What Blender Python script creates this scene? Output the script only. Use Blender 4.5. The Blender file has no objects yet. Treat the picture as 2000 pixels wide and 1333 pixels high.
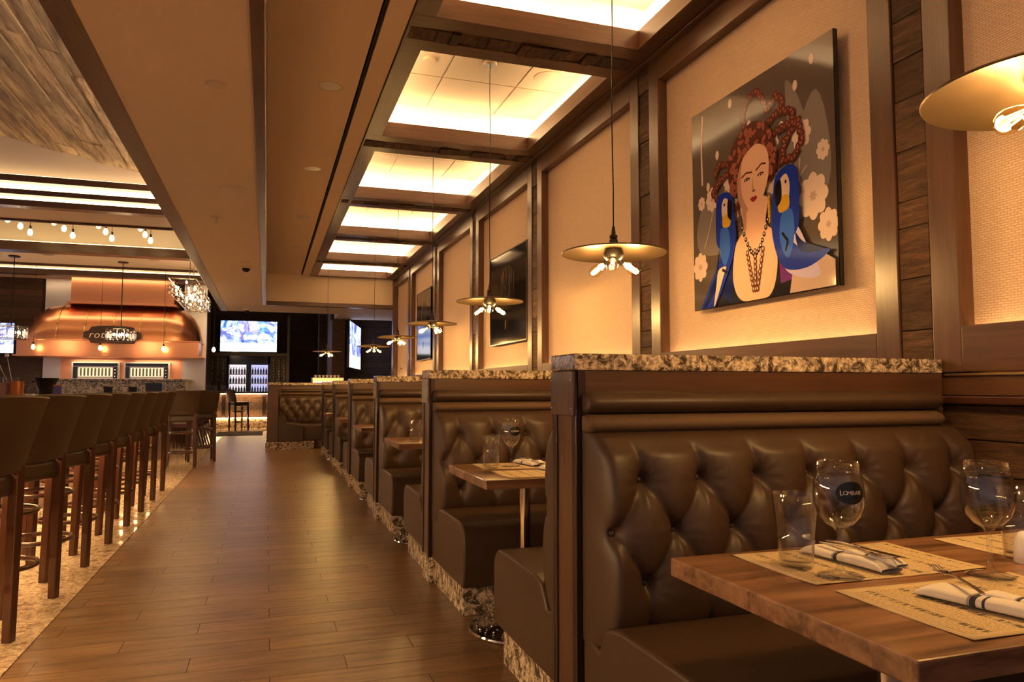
import bpy, bmesh, math, random
import numpy as np
from mathutils import Vector, Matrix

# ------------------------------------------------------------------ camera, world, exposure
sc = bpy.context.scene
cam_d = bpy.data.cameras.new('camera'); cam = bpy.data.objects.new('camera', cam_d)
sc.collection.objects.link(cam); sc.camera = cam
cam.location = (0, 0, 1.15)
cam.rotation_euler = (math.radians(90 + 3.688), 0, math.radians(-18.441))
cam_d.sensor_fit = 'HORIZONTAL'; cam_d.sensor_width = 36; cam_d.lens = 36 * 1435 / 2000; cam_d.clip_start = .03
world = bpy.data.worlds.new('world'); sc.world = world; world.use_nodes = True
world.node_tree.nodes['Background'].inputs[0].default_value = (1, .73, .68, 1)
world.node_tree.nodes['Background'].inputs[1].default_value = .29
sc.view_settings.view_transform = 'Standard'; sc.view_settings.look = 'None'
sc.view_settings.gamma = 1; sc.view_settings.use_curve_mapping = False
sc.view_settings.exposure = 0.44
sc.cycles.use_denoising = True
sc.cycles.sample_clamp_indirect = 6
sc.cycles.max_bounces = 7; sc.cycles.diffuse_bounces = 4; sc.cycles.transparent_max_bounces = 12
sc.cycles.use_adaptive_sampling = True; sc.cycles.adaptive_threshold = .07
WARM = (1, .66, .36); LED = (1, .68, .38)
K_COVE, K_PANEL, K_BAR, K_PEND, K_DOWN, K_TRAY = 80., 26., 210., 11., 112., 5.5

RN = random.Random(11)
COL = sc.collection

# ------------------------------------------------------------------ helpers: scene objects
def tag(o, label=None, cat=None, group=None, kind=None):
    if label: o['label'] = label
    if cat: o['category'] = cat
    if group: o['group'] = group
    if kind: o['kind'] = kind
    return o
def thing(name, label, cat, loc=(0, 0, 0), rz=0, group=None, kind=None):
    o = bpy.data.objects.new(name, None); COL.objects.link(o)
    o.location = loc; o.rotation_euler = (0, 0, rz); o.empty_display_size = .1
    return tag(o, label, cat, group, kind)
def kids(o): return [c for c in bpy.data.objects if c.parent == o]
def tree(o):
    return (o, [tree(c) for c in kids(o)])
def dup(tr, parent=None):
    o, ch = tr
    c = o.copy(); COL.objects.link(c); c.parent = parent
    for t in ch: dup(t, c)
    return c
def lamp(name, kind, loc, energy, color=WARM, parent=None, rot=(0, 0, 0), **kw):
    d = bpy.data.lights.new(name, kind); d.energy = energy; d.color = color
    for k, v in kw.items(): setattr(d, k, v)
    o = bpy.data.objects.new(name, d); COL.objects.link(o); o.location = loc; o.rotation_euler = rot; o.parent = parent
    return o
ORD = ['first', 'second', 'third', 'fourth', 'fifth', 'sixth', 'seventh', 'eighth', 'ninth', 'tenth', 'eleventh', 'twelfth']

def text_mesh(body, size, mat, extrude=0, shear=0, spacing=1):
    c = bpy.data.curves.new('lettering', 'FONT'); c.body = body; c.size = size; c.align_x = 'CENTER'; c.align_y = 'CENTER'; c.extrude = extrude; c.shear = shear; c.space_character = spacing
    t = bpy.data.objects.new('lettering', c); COL.objects.link(t)
    bpy.context.view_layer.update(); dg = bpy.context.evaluated_depsgraph_get()
    me = bpy.data.meshes.new_from_object(t.evaluated_get(dg)); bpy.data.objects.remove(t); bpy.data.curves.remove(c)
    me.materials.clear(); me.materials.append(mat); return me

class MB:
    def __init__(s): s.v = []; s.f = []; s.m = []
    def add(s, vs, fs, m=0):
        b = len(s.v); s.v += [tuple(p) for p in vs]
        s.f += [tuple(b + i for i in f) for f in fs]; s.m += [m] * len(fs); return s
    def box(s, x0, x1, y0, y1, z0, z1, m=0):
        return s.add([(x0,y0,z0),(x1,y0,z0),(x1,y1,z0),(x0,y1,z0),(x0,y0,z1),(x1,y0,z1),(x1,y1,z1),(x0,y1,z1)],
                     [(0,3,2,1),(4,5,6,7),(0,1,5,4),(1,2,6,5),(2,3,7,6),(3,0,4,7)], m)
    def prism(s, poly, a, b, ax='x', m=0):
        """poly: 2D points counter-clockwise; x: (y,z), y: (x,z), z: (x,y)"""
        n = len(poly)
        def P(p, t): return (t, p[0], p[1]) if ax == 'x' else ((p[0], t, p[1]) if ax == 'y' else (p[0], p[1], t))
        vs = [P(p, a) for p in poly] + [P(p, b) for p in poly]
        fs = [(i, (i+1) % n, n + (i+1) % n, n + i) for i in range(n)] + [tuple(range(n-1, -1, -1)), tuple(range(n, 2*n))]
        if ax == 'y': fs = [tuple(reversed(f)) for f in fs]
        return s.add(vs, fs, m)
    def lathe(s, prof, n=24, c=(0, 0, 0), m=0, M=None, close=False):
        vs = []; fs = []
        for r, z in prof:
            for i in range(n):
                a = 2*math.pi*i/n; p = Vector((r*math.cos(a), r*math.sin(a), z))
                if M: p = M @ p
                vs.append((p.x+c[0], p.y+c[1], p.z+c[2]))
        k = len(prof)
        for j in range(k-1):
            for i in range(n):
                fs.append((j*n+i, j*n+(i+1) % n, (j+1)*n+(i+1) % n, (j+1)*n+i))
        if prof[0][0] > 1e-6: fs.append(tuple(range(n-1, -1, -1))) if not close else None
        if prof[-1][0] > 1e-6: fs.append(tuple((k-1)*n+i for i in range(n))) if not close else None
        return s.add(vs, fs, m)
    def tube(s, p0, p1, r0, r1=None, n=10, m=0):
        r1 = r0 if r1 is None else r1
        p0 = Vector(p0); p1 = Vector(p1); d = p1 - p0; L = d.length
        q = d.to_track_quat('Z', 'Y').to_matrix()
        return s.lathe([(r0, 0), (r1, L)], n, p0, m, q)
    def path(s, pts, r, n=8, m=0, closed=False, rz=None):
        pts = [Vector(p) for p in pts]; N = len(pts); vs = []; fs = []
        rz = r if rz is None else rz
        for i, p in enumerate(pts):
            a = pts[i-1] if (i or closed) else p; b = pts[(i+1) % N] if (i < N-1 or closed) else p
            d = (b-a).normalized(); up = Vector((0, 0, 1))
            if abs(d.z) > .9: up = Vector((0, 1, 0))
            u = d.cross(up).normalized(); w = u.cross(d)
            for j in range(n):
                t = 2*math.pi*j/n; q = p + u*(r*math.cos(t)) + w*(rz*math.sin(t)); vs.append(q[:])
        for i in range(N if closed else N-1):
            for j in range(n):
                a = i*n+j; b = i*n+(j+1) % n; k = ((i+1) % N)*n
                fs.append((a, b, k+(j+1) % n, k+j))
        if not closed: fs += [tuple(range(n-1, -1, -1)), tuple((N-1)*n+j for j in range(n))]
        return s.add(vs, fs, m)
    def quad(s, a, b, c, d, m=0): return s.add([a, b, c, d], [(0, 1, 2, 3)], m)
    def poly(s, pts, m=0): return s.add(pts, [tuple(range(len(pts)))], m)
    def ball(s, c, r, n=10, m=0, sz=1):
        k = max(4, n//2)
        return s.lathe([(max(r*math.sin(math.pi*i/k), 0 if i in (0, k) else 1e-4), -r*sz*math.cos(math.pi*i/k)) for i in range(k+1)], n, c, m)
    def mesh(s, name, mats, smooth=False):
        me = bpy.data.meshes.new(name); me.from_pydata(s.v, [], s.f); me.validate()
        for k in (mats if isinstance(mats, (list, tuple)) else [mats]): me.materials.append(k)
        if len(me.polygons) == len(s.m): me.polygons.foreach_set('material_index', s.m)
        bm = bmesh.new(); bm.from_mesh(me); bmesh.ops.remove_doubles(bm, verts=bm.verts, dist=1e-6)
        bmesh.ops.recalc_face_normals(bm, faces=bm.faces); bm.to_mesh(me); bm.free()
        if smooth:
            me.polygons.foreach_set('use_smooth', [True]*len(me.polygons))
            if smooth is not True: me.set_sharp_from_angle(angle=math.radians(smooth))
        return me
    def build(s, name, mats, parent=None, smooth=False, bevel=0, loc=(0, 0, 0), rot=(0, 0, 0), seg=2, kind=None):
        return obj(name, s.mesh(name, mats, smooth), parent, bevel, loc, rot, seg, kind)
def obj(name, me, parent=None, bevel=0, loc=(0, 0, 0), rot=(0, 0, 0), seg=2, kind=None):
    o = bpy.data.objects.new(name, me); COL.objects.link(o); o.parent = parent; o.location = loc; o.rotation_euler = rot
    if bevel:
        b = o.modifiers.new('bevel', 'BEVEL'); b.width = bevel; b.segments = seg; b.limit_method = 'ANGLE'; b.angle_limit = math.radians(40)
    if kind: o['kind'] = kind
    return o
def bx(name, m, x0, x1, y0, y1, z0, z1, parent=None, bevel=0, smooth=False):
    """a box whose origin sits at its own centre (parent assumed at the world origin unless given)"""
    c = ((x0+x1)/2, (y0+y1)/2, (z0+z1)/2)
    return MB().box(x0-c[0], x1-c[0], y0-c[1], y1-c[1], z0-c[2], z1-c[2]).build(name, m, parent, smooth, bevel, c)

# ------------------------------------------------------------------ helpers: materials
def new_mat(name):
    m = bpy.data.materials.new(name); m.use_nodes = True; nt = m.node_tree
    return m, nt, nt.nodes['Principled BSDF']
def N(nt, t, **kw):
    n = nt.nodes.new(t)
    for k, v in kw.items():
        if k in n.inputs: n.inputs[k].default_value = v
        else: setattr(n, k, v)
    return n
def ramp(nt, fac, stops):
    r = nt.nodes.new('ShaderNodeValToRGB'); e = r.color_ramp.elements
    while len(e) < len(stops): e.new(.5)
    for q, (p, c) in zip(e, stops): q.position = p; q.color = (*c, 1)
    nt.links.new(fac, r.inputs[0]); return r.outputs[0]
def coords(nt, scale=(1, 1, 1), rnd=True, rot=(0, 0, 0)):
    tc = N(nt, 'ShaderNodeTexCoord'); mp = N(nt, 'ShaderNodeMapping'); mp.inputs['Scale'].default_value = scale; mp.inputs['Rotation'].default_value = rot
    src = tc.outputs['Object']
    if rnd:
        oi = N(nt, 'ShaderNodeObjectInfo'); mu = N(nt, 'ShaderNodeVectorMath', operation='SCALE'); mu.inputs[0].default_value = (37, 53, 71)
        nt.links.new(oi.outputs['Random'], mu.inputs['Scale'])
        ad = N(nt, 'ShaderNodeVectorMath', operation='ADD'); nt.links.new(src, ad.inputs[0]); nt.links.new(mu.outputs[0], ad.inputs[1]); src = ad.outputs[0]
    nt.links.new(src, mp.inputs[0]); return mp.outputs[0]
def noise(nt, vec, scale, detail=4, rough=.55, dist=0):
    n = N(nt, 'ShaderNodeTexNoise', Scale=scale, Detail=detail, Roughness=rough, Distortion=dist); nt.links.new(vec, n.inputs['Vector']); return n.outputs['Fac']
def bump(nt, p, h, strength, dist=.01):
    b = N(nt, 'ShaderNodeBump', Strength=strength, Distance=dist); nt.links.new(h, b.inputs['Height']); nt.links.new(b.outputs[0], p.inputs['Normal'])
def plain(name, c, rough=.5, metal=0, spec=.5, coat=0, emit=None, es=0, bmp=0, bs=60, coat_rough=.03):
    m, nt, p = new_mat(name)
    p.inputs['Base Color'].default_value = (*c, 1); p.inputs['Roughness'].default_value = rough; p.inputs['Metallic'].default_value = metal
    p.inputs['Specular IOR Level'].default_value = spec; p.inputs['Coat Weight'].default_value = coat; p.inputs['Coat Roughness'].default_value = coat_rough
    if emit: p.inputs['Emission Color'].default_value = (*emit, 1); p.inputs['Emission Strength'].default_value = es
    if bmp:
        v = coords(nt, rnd=False); bump(nt, p, noise(nt, v, bs), bmp, .004)
    return m
def emitter(name, c, s):
    m = bpy.data.materials.new(name); m.use_nodes = True; nt = m.node_tree; nt.nodes.remove(nt.nodes['Principled BSDF'])
    e = N(nt, 'ShaderNodeEmission', Strength=s); e.inputs[0].default_value = (*c, 1)
    nt.links.new(e.outputs[0], nt.nodes['Material Output'].inputs[0]); return m
def wood(name, stops, scale=(1, 1, 1), s=6, rough=.4, bm=.3, knots=False, vary=.35, coat=0):
    """grain stretched along the axis whose scale is small"""
    m, nt, p = new_mat(name)
    v = coords(nt, scale)
    a = noise(nt, v, s, 7, .62, .6)
    col = ramp(nt, a, stops)
    oi = N(nt, 'ShaderNodeObjectInfo'); mr = N(nt, 'ShaderNodeMapRange'); mr.inputs['To Min'].default_value = 1-vary; mr.inputs['To Max'].default_value = 1+vary
    nt.links.new(oi.outputs['Random'], mr.inputs['Value'])
    mx = N(nt, 'ShaderNodeMix', data_type='RGBA', blend_type='MULTIPLY'); mx.inputs['Factor'].default_value = 1
    cb = N(nt, 'ShaderNodeCombineColor'); [nt.links.new(mr.outputs[0], cb.inputs[i]) for i in range(3)]
    nt.links.new(col, mx.inputs['A']); nt.links.new(cb.outputs[0], mx.inputs['B']); out = mx.outputs['Result']
    h = a
    if knots:
        w = noise(nt, v, s*4.5, 5, .7, .8)
        h2 = N(nt, 'ShaderNodeMath', operation='ADD'); nt.links.new(a, h2.inputs[0]); nt.links.new(w, h2.inputs[1]); h = h2.outputs[0]
        k = ramp(nt, w, [(.30, (.25, .22, .2)), (.46, (1, 1, 1))])
        mk = N(nt, 'ShaderNodeMix', data_type='RGBA', blend_type='MULTIPLY'); mk.inputs['Factor'].default_value = .85
        nt.links.new(out, mk.inputs['A']); nt.links.new(k, mk.inputs['B']); out = mk.outputs['Result']
    nt.links.new(out, p.inputs['Base Color']); p.inputs['Roughness'].default_value = rough
    p.inputs['Coat Weight'].default_value = coat
    bump(nt, p, h, bm, .018 if knots else .006)
    return m
def granite(name, light, mid, dark, s=30, rough=.15, cover=.05):
    m, nt, p = new_mat(name); v = coords(nt, rnd=False)
    a = noise(nt, v, s, 6, .7, .4); b = noise(nt, v, s*.6, 5, .68, 1.0)
    c1 = ramp(nt, a, [(.38, mid), (.55, light), (.72, mid)])
    k = ramp(nt, b, [(.47-cover, (.04, .04, .04)), (.60-cover, (1, 1, 1))])
    d = noise(nt, v, s*1.6, 6, .75); k2 = ramp(nt, d, [(.40, (.25, .25, .25)), (.56, (1, 1, 1))])
    mm = N(nt, 'ShaderNodeMix', data_type='RGBA', blend_type='MULTIPLY'); mm.inputs['Factor'].default_value = 1
    nt.links.new(k, mm.inputs['A']); nt.links.new(k2, mm.inputs['B'])
    mx = N(nt, 'ShaderNodeMix', data_type='RGBA'); mx.inputs['A'].default_value = (*dark, 1)
    nt.links.new(mm.outputs['Result'], mx.inputs['Factor']); nt.links.new(c1, mx.inputs['B'])
    nt.links.new(mx.outputs['Result'], p.inputs['Base Color']); p.inputs['Roughness'].default_value = rough
    return m
def clear(name, tint=(1, 1, 1), refl=.5, rough=.02):
    """thin clear glass: transparent with a fresnel reflection"""
    m = bpy.data.materials.new(name); m.use_nodes = True; nt = m.node_tree; nt.nodes.remove(nt.nodes['Principled BSDF'])
    t = N(nt, 'ShaderNodeBsdfTransparent'); t.inputs[0].default_value = (*tint, 1)
    g = N(nt, 'ShaderNodeBsdfGlossy', Roughness=rough); f = N(nt, 'ShaderNodeLayerWeight', Blend=.5); pw = N(nt, 'ShaderNodeMath', operation='POWER'); pw.inputs[1].default_value = 3.2
    nt.links.new(f.outputs['Facing'], pw.inputs[0])
    mr = N(nt, 'ShaderNodeMath', operation='MULTIPLY_ADD'); mr.inputs[1].default_value = refl; mr.inputs[2].default_value = .05
    mx = N(nt, 'ShaderNodeMixShader'); nt.links.new(pw.outputs[0], mr.inputs[0]); nt.links.new(mr.outputs[0], mx.inputs[0])
    nt.links.new(t.outputs[0], mx.inputs[1]); nt.links.new(g.outputs[0], mx.inputs[2]); nt.links.new(mx.outputs[0], nt.nodes['Material Output'].inputs[0])
    return m
def true_glass(name, rough=0):
    m, nt, p = new_mat(name); p.inputs['Base Color'].default_value = (1, 1, 1, 1); p.inputs['Roughness'].default_value = rough
    p.inputs['Transmission Weight'].default_value = 1; p.inputs['IOR'].default_value = 1.48; return m
def screen(name, seed, es=3.5, blue=True):
    """picture on a lit television: soft colour blocks and a pale news band along the bottom (object y-z plane: x across, z up, unit size)"""
    m, nt, p = new_mat(name)
    tc = N(nt, 'ShaderNodeTexCoord'); mp = N(nt, 'ShaderNodeMapping'); mp.inputs['Location'].default_value = (seed, 0, seed*.7)
    nt.links.new(tc.outputs['Object'], mp.inputs[0])
    vo = N(nt, 'ShaderNodeTexVoronoi', Scale=3.2, distance='MANHATTAN'); nt.links.new(mp.outputs[0], vo.inputs['Vector'])
    n = noise(nt, mp.outputs[0], 2.3, 3, .6, 1.5)
    c = ramp(nt, n, [(.30, (.01, .02, .12)), (.42, (.06, .12, .6)), (.50, (.30, .42, 1)), (.56, (1, 1, 1)), (.64, (.10, .20, .8)), (.75, (.5, .25, .5))])
    mx = N(nt, 'ShaderNodeMix', data_type='RGBA', blend_type='MIX'); mx.inputs['Factor'].default_value = .12
    nt.links.new(c, mx.inputs['A']); nt.links.new(vo.outputs['Color'], mx.inputs['B'])
    sp = N(nt, 'ShaderNodeSeparateXYZ'); nt.links.new(tc.outputs['Object'], sp.inputs[0])
    band = ramp(nt, sp.outputs['Z'], [(.05, (1, 1, 1)), (.27, (1, 1, 1)), (.28, (0, 0, 0))]); nt.nodes[-1].color_ramp.interpolation = 'CONSTANT'
    m2 = N(nt, 'ShaderNodeMix', data_type='RGBA'); m2.inputs['B'].default_value = (.95, .92, 1, 1)
    nt.links.new(band, m2.inputs['Factor']); nt.links.new(mx.outputs['Result'], m2.inputs['A'])
    nt.links.new(m2.outputs['Result'], p.inputs['Emission Color']); p.inputs['Emission Strength'].default_value = es
    p.inputs['Base Color'].default_value = (.01, .01, .015, 1); p.inputs['Roughness'].default_value = .2
    return m

DARKW = [(.25, (.056, .024, .0115)), (.5, (.086, .038, .019)), (.75, (.112, .052, .026))]
M = {}
M['frame_v'] = wood('frame_wood_upright', DARKW, (9, 9, .6), 4, .30, .08, vary=.08)
M['frame_y'] = wood('frame_wood_along_aisle', DARKW, (9, .6, 9), 4, .30, .08, vary=.08)
M['frame_x'] = wood('frame_wood_across', DARKW, (.6, 9, 9), 4, .30, .08, vary=.08)
RUST = [(.26, (.022, .009, .005)), (.42, (.085, .036, .016)), (.58, (.15, .068, .032)), (.78, (.25, .13, .07))]
M['rustic_y'] = wood('reclaimed_boards_horizontal', RUST, (8, 1.1, 9), 5, .62, 1., True, .45)
M['rustic_x'] = wood('reclaimed_boards_across', RUST, (9, 2, 9), 5, .65, 1., True, .5)
PALE = [(.28, (.10, .06, .06)), (.42, (.30, .19, .11)), (.55, (.56, .40, .23)), (.75, (.72, .54, .34))]
M['barn_y'] = wood('weathered_ceiling_boards', PALE, (6, .55, 6), 1.6, .7, .6, True, .45)
M['barn_dark'] = wood('dark_plank_wall_wood', [(.25, (.016, .008, .005)), (.5, (.05, .022, .012)), (.75, (.085, .04, .02))], (.8, 6, 9), 5, .5, .6, True, .35)
M['tile_floor'] = wood('wood_look_floor_tile', [(.30, (.080, .042, .019)), (.48, (.158, .086, .040)), (.66, (.225, .130, .064))], (1.0, 9, 9), 3.4, .36, .06, vary=.16)
M['table'] = wood('walnut_table_top', [(.36, (.055, .024, .012)), (.45, (.15, .07, .034)), (.54, (.23, .115, .058)), (.64, (.31, .165, .088))], (.8, 9, 9), 2.0, .32, .05, vary=.1, coat=.1)
M['stoolw'] = wood('stool_mahogany', [(.3, (.034, .011, .006)), (.7, (.07, .023, .012))], (8, 8, .8), 4, .3, .04, vary=.1)
M['paint'] = plain('tan_ceiling_paint', (.68, .545, .42), .7, bmp=.02)
M['paint_lit'] = plain('tan_ceiling_paint_lit', (.84, .70, .55), .7, bmp=.02)  # tan paint lightened in place of light missing on raised ceiling, drop wall
M['white'] = plain('white_cove_paint', (.86, .80, .68), .8)
M['tile'] = plain('ceiling_tile_face', (.30, .225, .135), .9, bmp=.1, bs=220)
M['grid'] = plain('ceiling_grid', (.62, .52, .38), .6)
M['groove'] = plain('dark_recess', (.008, .006, .005), .8)
M['blackm'] = plain('black_metal', (.02, .017, .015), .35, .6)
M['bronzem'] = plain('dark_bronze_angle', (.055, .035, .03), .32, .7)
M['bronze'] = plain('aged_bronze_shade', (.10, .066, .035), .38, .8)
M['chrome'] = plain('polished_steel', (.62, .58, .54), .10, 1)
M['steel'] = plain('brushed_stainless', (.60, .55, .50), .30, 1)
M['copper'] = plain('brushed_copper', (.80, .36, .19), .30, 1)
M['brass'] = plain('brass_strip', (.75, .55, .25), .25, 1)
M['granite'] = granite('cream_brown_granite', (.86, .70, .52), (.60, .45, .31), (.05, .032, .02), 40)
M['granite_grey'] = granite('grey_speckled_granite', (.50, .44, .38), (.28, .23, .2), (.03, .025, .025), 30)
M['granite_floor'] = granite('polished_granite_floor', (.78, .62, .44), (.58, .43, .28), (.24, .15, .09), 26, .12, .10)
M['black_gloss'] = plain('black_gloss_plastic', (.006, .006, .007), .08)
M['glass'] = clear('drinking_glass', (.95, .95, .95), .95, .01)
M['bulbglass'] = clear('clear_bulb_glass', (1, .90, .66), .18)
M['pane'] = clear('thin_glass_pane', (.95, .97, 1), .5)
M['crystal'] = clear('crystal_prism', (.93, .90, .90), .95, .03)
M['filament'] = emitter('glowing_filament', (1, .74, .38), 40)
M['glow'] = emitter('glowing_globe_bulb', (1, .66, .28), 14)
M['led'] = emitter('warm_led_strip', LED, K_COVE)
M['led_panel'] = emitter('warm_led_panel_strip', (1, .60, .26), K_PANEL)
M['led_bar'] = emitter('warm_led_bar_strip', (1, .62, .27), K_BAR)
M['led_far'] = emitter('warm_led_far_bar_strip', (1, .62, .27), 62)
M['led_added_wash'] = emitter('warm_added_wash', (1, .70, .40), 16)
M['led_tray'] = emitter('warm_led_tray_strip', (1, .72, .38), K_TRAY)
M['led_gold'] = emitter('golden_tray_strip', (1, .66, .28), 4.2)
M['led_vault'] = emitter('warm_led_vault_strip', (1, .78, .52), 66)
M['white_plastic'] = plain('white_trim_plastic', (.60, .48, .36), .45)
M['porcelain'] = plain('white_porcelain', (.80, .74, .70), .15)
M['napkin'] = plain('white_cotton_napkin', (.74, .68, .62), .9, bmp=.2, bs=420)
M['navy'] = plain('dark_napkin_stripe', (.035, .035, .05), .9)
M['greystripe'] = plain('grey_napkin_stripe', (.34, .31, .29), .9)
M['white_text'] = plain('pale_sign_lettering', (.85, .78, .66), .5)

def leather(name, c, rough=.46):
    m, nt, p = new_mat(name); v = coords(nt, rnd=False)
    a = noise(nt, v, 3, 3); col = ramp(nt, a, [(.3, tuple(x*.86 for x in c)), (.7, tuple(x*1.1 for x in c))])
    nt.links.new(col, p.inputs['Base Color']); p.inputs['Roughness'].default_value = rough; p.inputs['Specular IOR Level'].default_value = .42
    vo = N(nt, 'ShaderNodeTexVoronoi', Scale=420); nt.links.new(v, vo.inputs['Vector']); bump(nt, p, vo.outputs['Distance'], .12, .001)
    return m
M['leather'] = leather('brown_leather', (.058, .0315, .0178))
M['leather_stool'] = leather('dark_olive_brown_leather', (.046, .0255, .0135), .45)
M['leather_plum'] = leather('plum_leather', (.10, .035, .05), .45)
M['roll_cloth'] = plain('woven_brown_bolster', (.115, .064, .034), .75, bmp=.25, bs=300)

def fabric():
    """basket-weave wall covering"""
    m, nt, p = new_mat('woven_peach_wall_covering'); v = coords(nt, (1, 1, 1), False)
    mp = N(nt, 'ShaderNodeMapping'); mp.inputs['Rotation'].default_value = (0, math.radians(-90), math.radians(-90)); nt.links.new(v, mp.inputs[0])
    sp = N(nt, 'ShaderNodeSeparateXYZ'); nt.links.new(v, sp.inputs[0]); cb = N(nt, 'ShaderNodeCombineXYZ')
    nt.links.new(sp.outputs['Y'], cb.inputs[0]); nt.links.new(sp.outputs['Z'], cb.inputs[1])
    b = N(nt, 'ShaderNodeTexBrick', Scale=1.0); b.inputs['Brick Width'].default_value = .026; b.inputs['Row Height'].default_value = .0095
    b.inputs['Mortar Size'].default_value = .0012; b.inputs['Mortar Smooth'].default_value = .8
    b.inputs['Color1'].default_value = (.68, .485, .34, 1); b.inputs['Color2'].default_value = (.63, .44, .30, 1); b.inputs['Mortar'].default_value = (.50, .335, .215, 1)
    nt.links.new(cb.outputs[0], b.inputs['Vector'])
    nt.links.new(b.outputs['Color'], p.inputs['Base Color']); p.inputs['Roughness'].default_value = .6
    h = N(nt, 'ShaderNodeMath', operation='SUBTRACT'); h.inputs[0].default_value = 1; nt.links.new(b.outputs['Fac'], h.inputs[1])
    ad = N(nt, 'ShaderNodeMath', operation='ADD'); nt.links.new(h.outputs[0], ad.inputs[0]); nt.links.new(noise(nt, v, 45, 3), ad.inputs[1])
    bump(nt, p, ad.outputs[0], .7, .003)
    return m
M['fabric'] = fabric()

# ================================================================== STRUCTURE
P = 2.2                                   # booth / bay module along the aisle
C = [2.26 + P*k for k in range(-1, 6)]    # pilaster and beam centres; C[0] is beside the camera
XW = 2.45
ENDY = 15.1
# ---- floor of wood-look tiles, laid across the aisle
floor = MB().box(-.985, 4.2, -2.5, 26, -.06, -.006).build('floor', M['groove'], kind='structure')
PLW, PLL = .162, .93
cache = {}
def plank_mesh(L, W=PLW):
    key = (round(L, 2), W)
    if key not in cache: cache[key] = MB().box(-L/2+.0015, L/2-.0015, -W/2+.0015, W/2-.0015, -.012, 0).mesh('plank', M['tile_floor'])
    return cache[key]
far = MB()
for n in range(-34, 140):
    yc = 3.40 + PLW*n; off = (-.285, .036, .34)[n % 3]
    x = off - PLL*3
    x1lim = 2.46 if yc < 14 else 4.0
    while x < x1lim:
        a, b = max(x, -.98), min(x+PLL, x1lim); x += PLL
        if b - a < .03: continue
        if 2.0 < yc < 10.2 and a < 1.25: obj('plank', plank_mesh(b-a), floor, loc=((a+b)/2, yc, 0))
        else: far.box(a+.0015, b-.0015, yc-PLW/2+.0015, yc+PLW/2-.0015, -.012, 0)
far.build('plank', M['tile_floor'], floor, kind='stuff')
MB().box(-9, -.985, -2.5, 20.2, -.06, .0).build('floor_granite', M['granite_floor'], kind='structure')
MB().box(-9, 4.2, 20.9, 27, -.05, .003).build('floor_back_bar', M['granite_floor'], kind='structure')

# ---- right wall: panelled, with reclaimed-board pilasters
wr = MB().box(2.53, 2.65, -2.5, ENDY+.15, 0, 3.9).build('wall_right', M['frame_y'], kind='structure')
for k in range(6):
    y0 = C[k] + .20; y1 = (C[k+1] - .20) if k < 6 else ENDY
    c = ((y0+y1)/2, 2.30)
    fp = MB().box(-.004, .004, -(y1-y0)/2, (y1-y0)/2, -.925, .925).build('fabric_panel', M['fabric'], wr, loc=(2.524, c[0], c[1]))
    bx('top_rail', M['frame_y'], XW, 2.53, y0, y1, 3.22, 3.385, wr, .004)
    bx('bottom_rail', M['frame_y'], XW, 2.488, y0, y1, 1.21, 1.383, wr, .004)
    bx('led_strip', M['led_panel'], 2.496, 2.516, y0+.03, y1-.03, 1.325, 1.333, wr)
y0 = C[6]+.20
MB().box(-.004, .004, -.73, .73, -.925, .925).build('fabric_panel', M['fabric'], wr, loc=(2.524, y0+.73, 2.30))
bx('top_rail', M['frame_y'], XW, 2.53, y0, ENDY, 3.22, 3.385, wr, .004); bx('bottom_rail', M['frame_y'], XW, 2.488, y0, ENDY, 1.21, 1.383, wr, .004)
bx('led_strip', M['led_panel'], 2.496, 2.516, y0+.03, ENDY-.2, 1.325, 1.333, wr)
bx('stile', M['frame_v'], XW-.02, 2.53, ENDY-.14, ENDY+.02, .0, 3.385, wr, .004)
pm = [MB().box(-.012, .012, -.073, .073, -h/2+.002, h/2-.002).mesh('plank', M['rustic_y']) for h in (.11, .14, .17, .21)]
for k in range(7):
    for s in (-1, 1):
        a, b = sorted((C[k]+s*.078, C[k]+s*.20))
        bx('stile', M['frame_v'], XW, 2.53, a, b, 1.21, 3.385, wr, .004)
    bx('pilaster_back', M['groove'], 2.482, 2.53, C[k]-.078, C[k]+.078, 1.21, 3.385, wr)
    z = 1.212
    while z < 3.36:
        i = RN.randrange(4); h = (.11, .14, .17, .21)[i]
        if z + h > 3.42: i, h = 0, .11
        obj('plank', pm[i], wr, .003, (2.472 + RN.uniform(-.005, .004), C[k], z+h/2), (0, 0, RN.choice((0, math.pi))), 1); z += h
bx('brass_reveal', M['brass'], 2.452, 2.53, -2.4, ENDY, 1.198, 1.206, wr)
bx('ledge_board', M['frame_y'], 2.462, 2.53, -2.4, ENDY, 1.125, 1.197, wr)
bx('chair_rail', M['stoolw'], 2.425, 2.53, -2.4, ENDY, 1.092, 1.122, wr, .006)
for i in range(8):                        # wainscot boards, bay by bay near the camera
    z0 = .08 + i*.126
    for (a, b) in ((-.4, 2.16), (2.32, 4.38), (4.52, 6.58), (6.72, ENDY)):
        bx('plank', M['rustic_y'], 2.47-RN.uniform(0, .008), 2.53, a, b, z0+.002, z0+.124, wr, .003)

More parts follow.
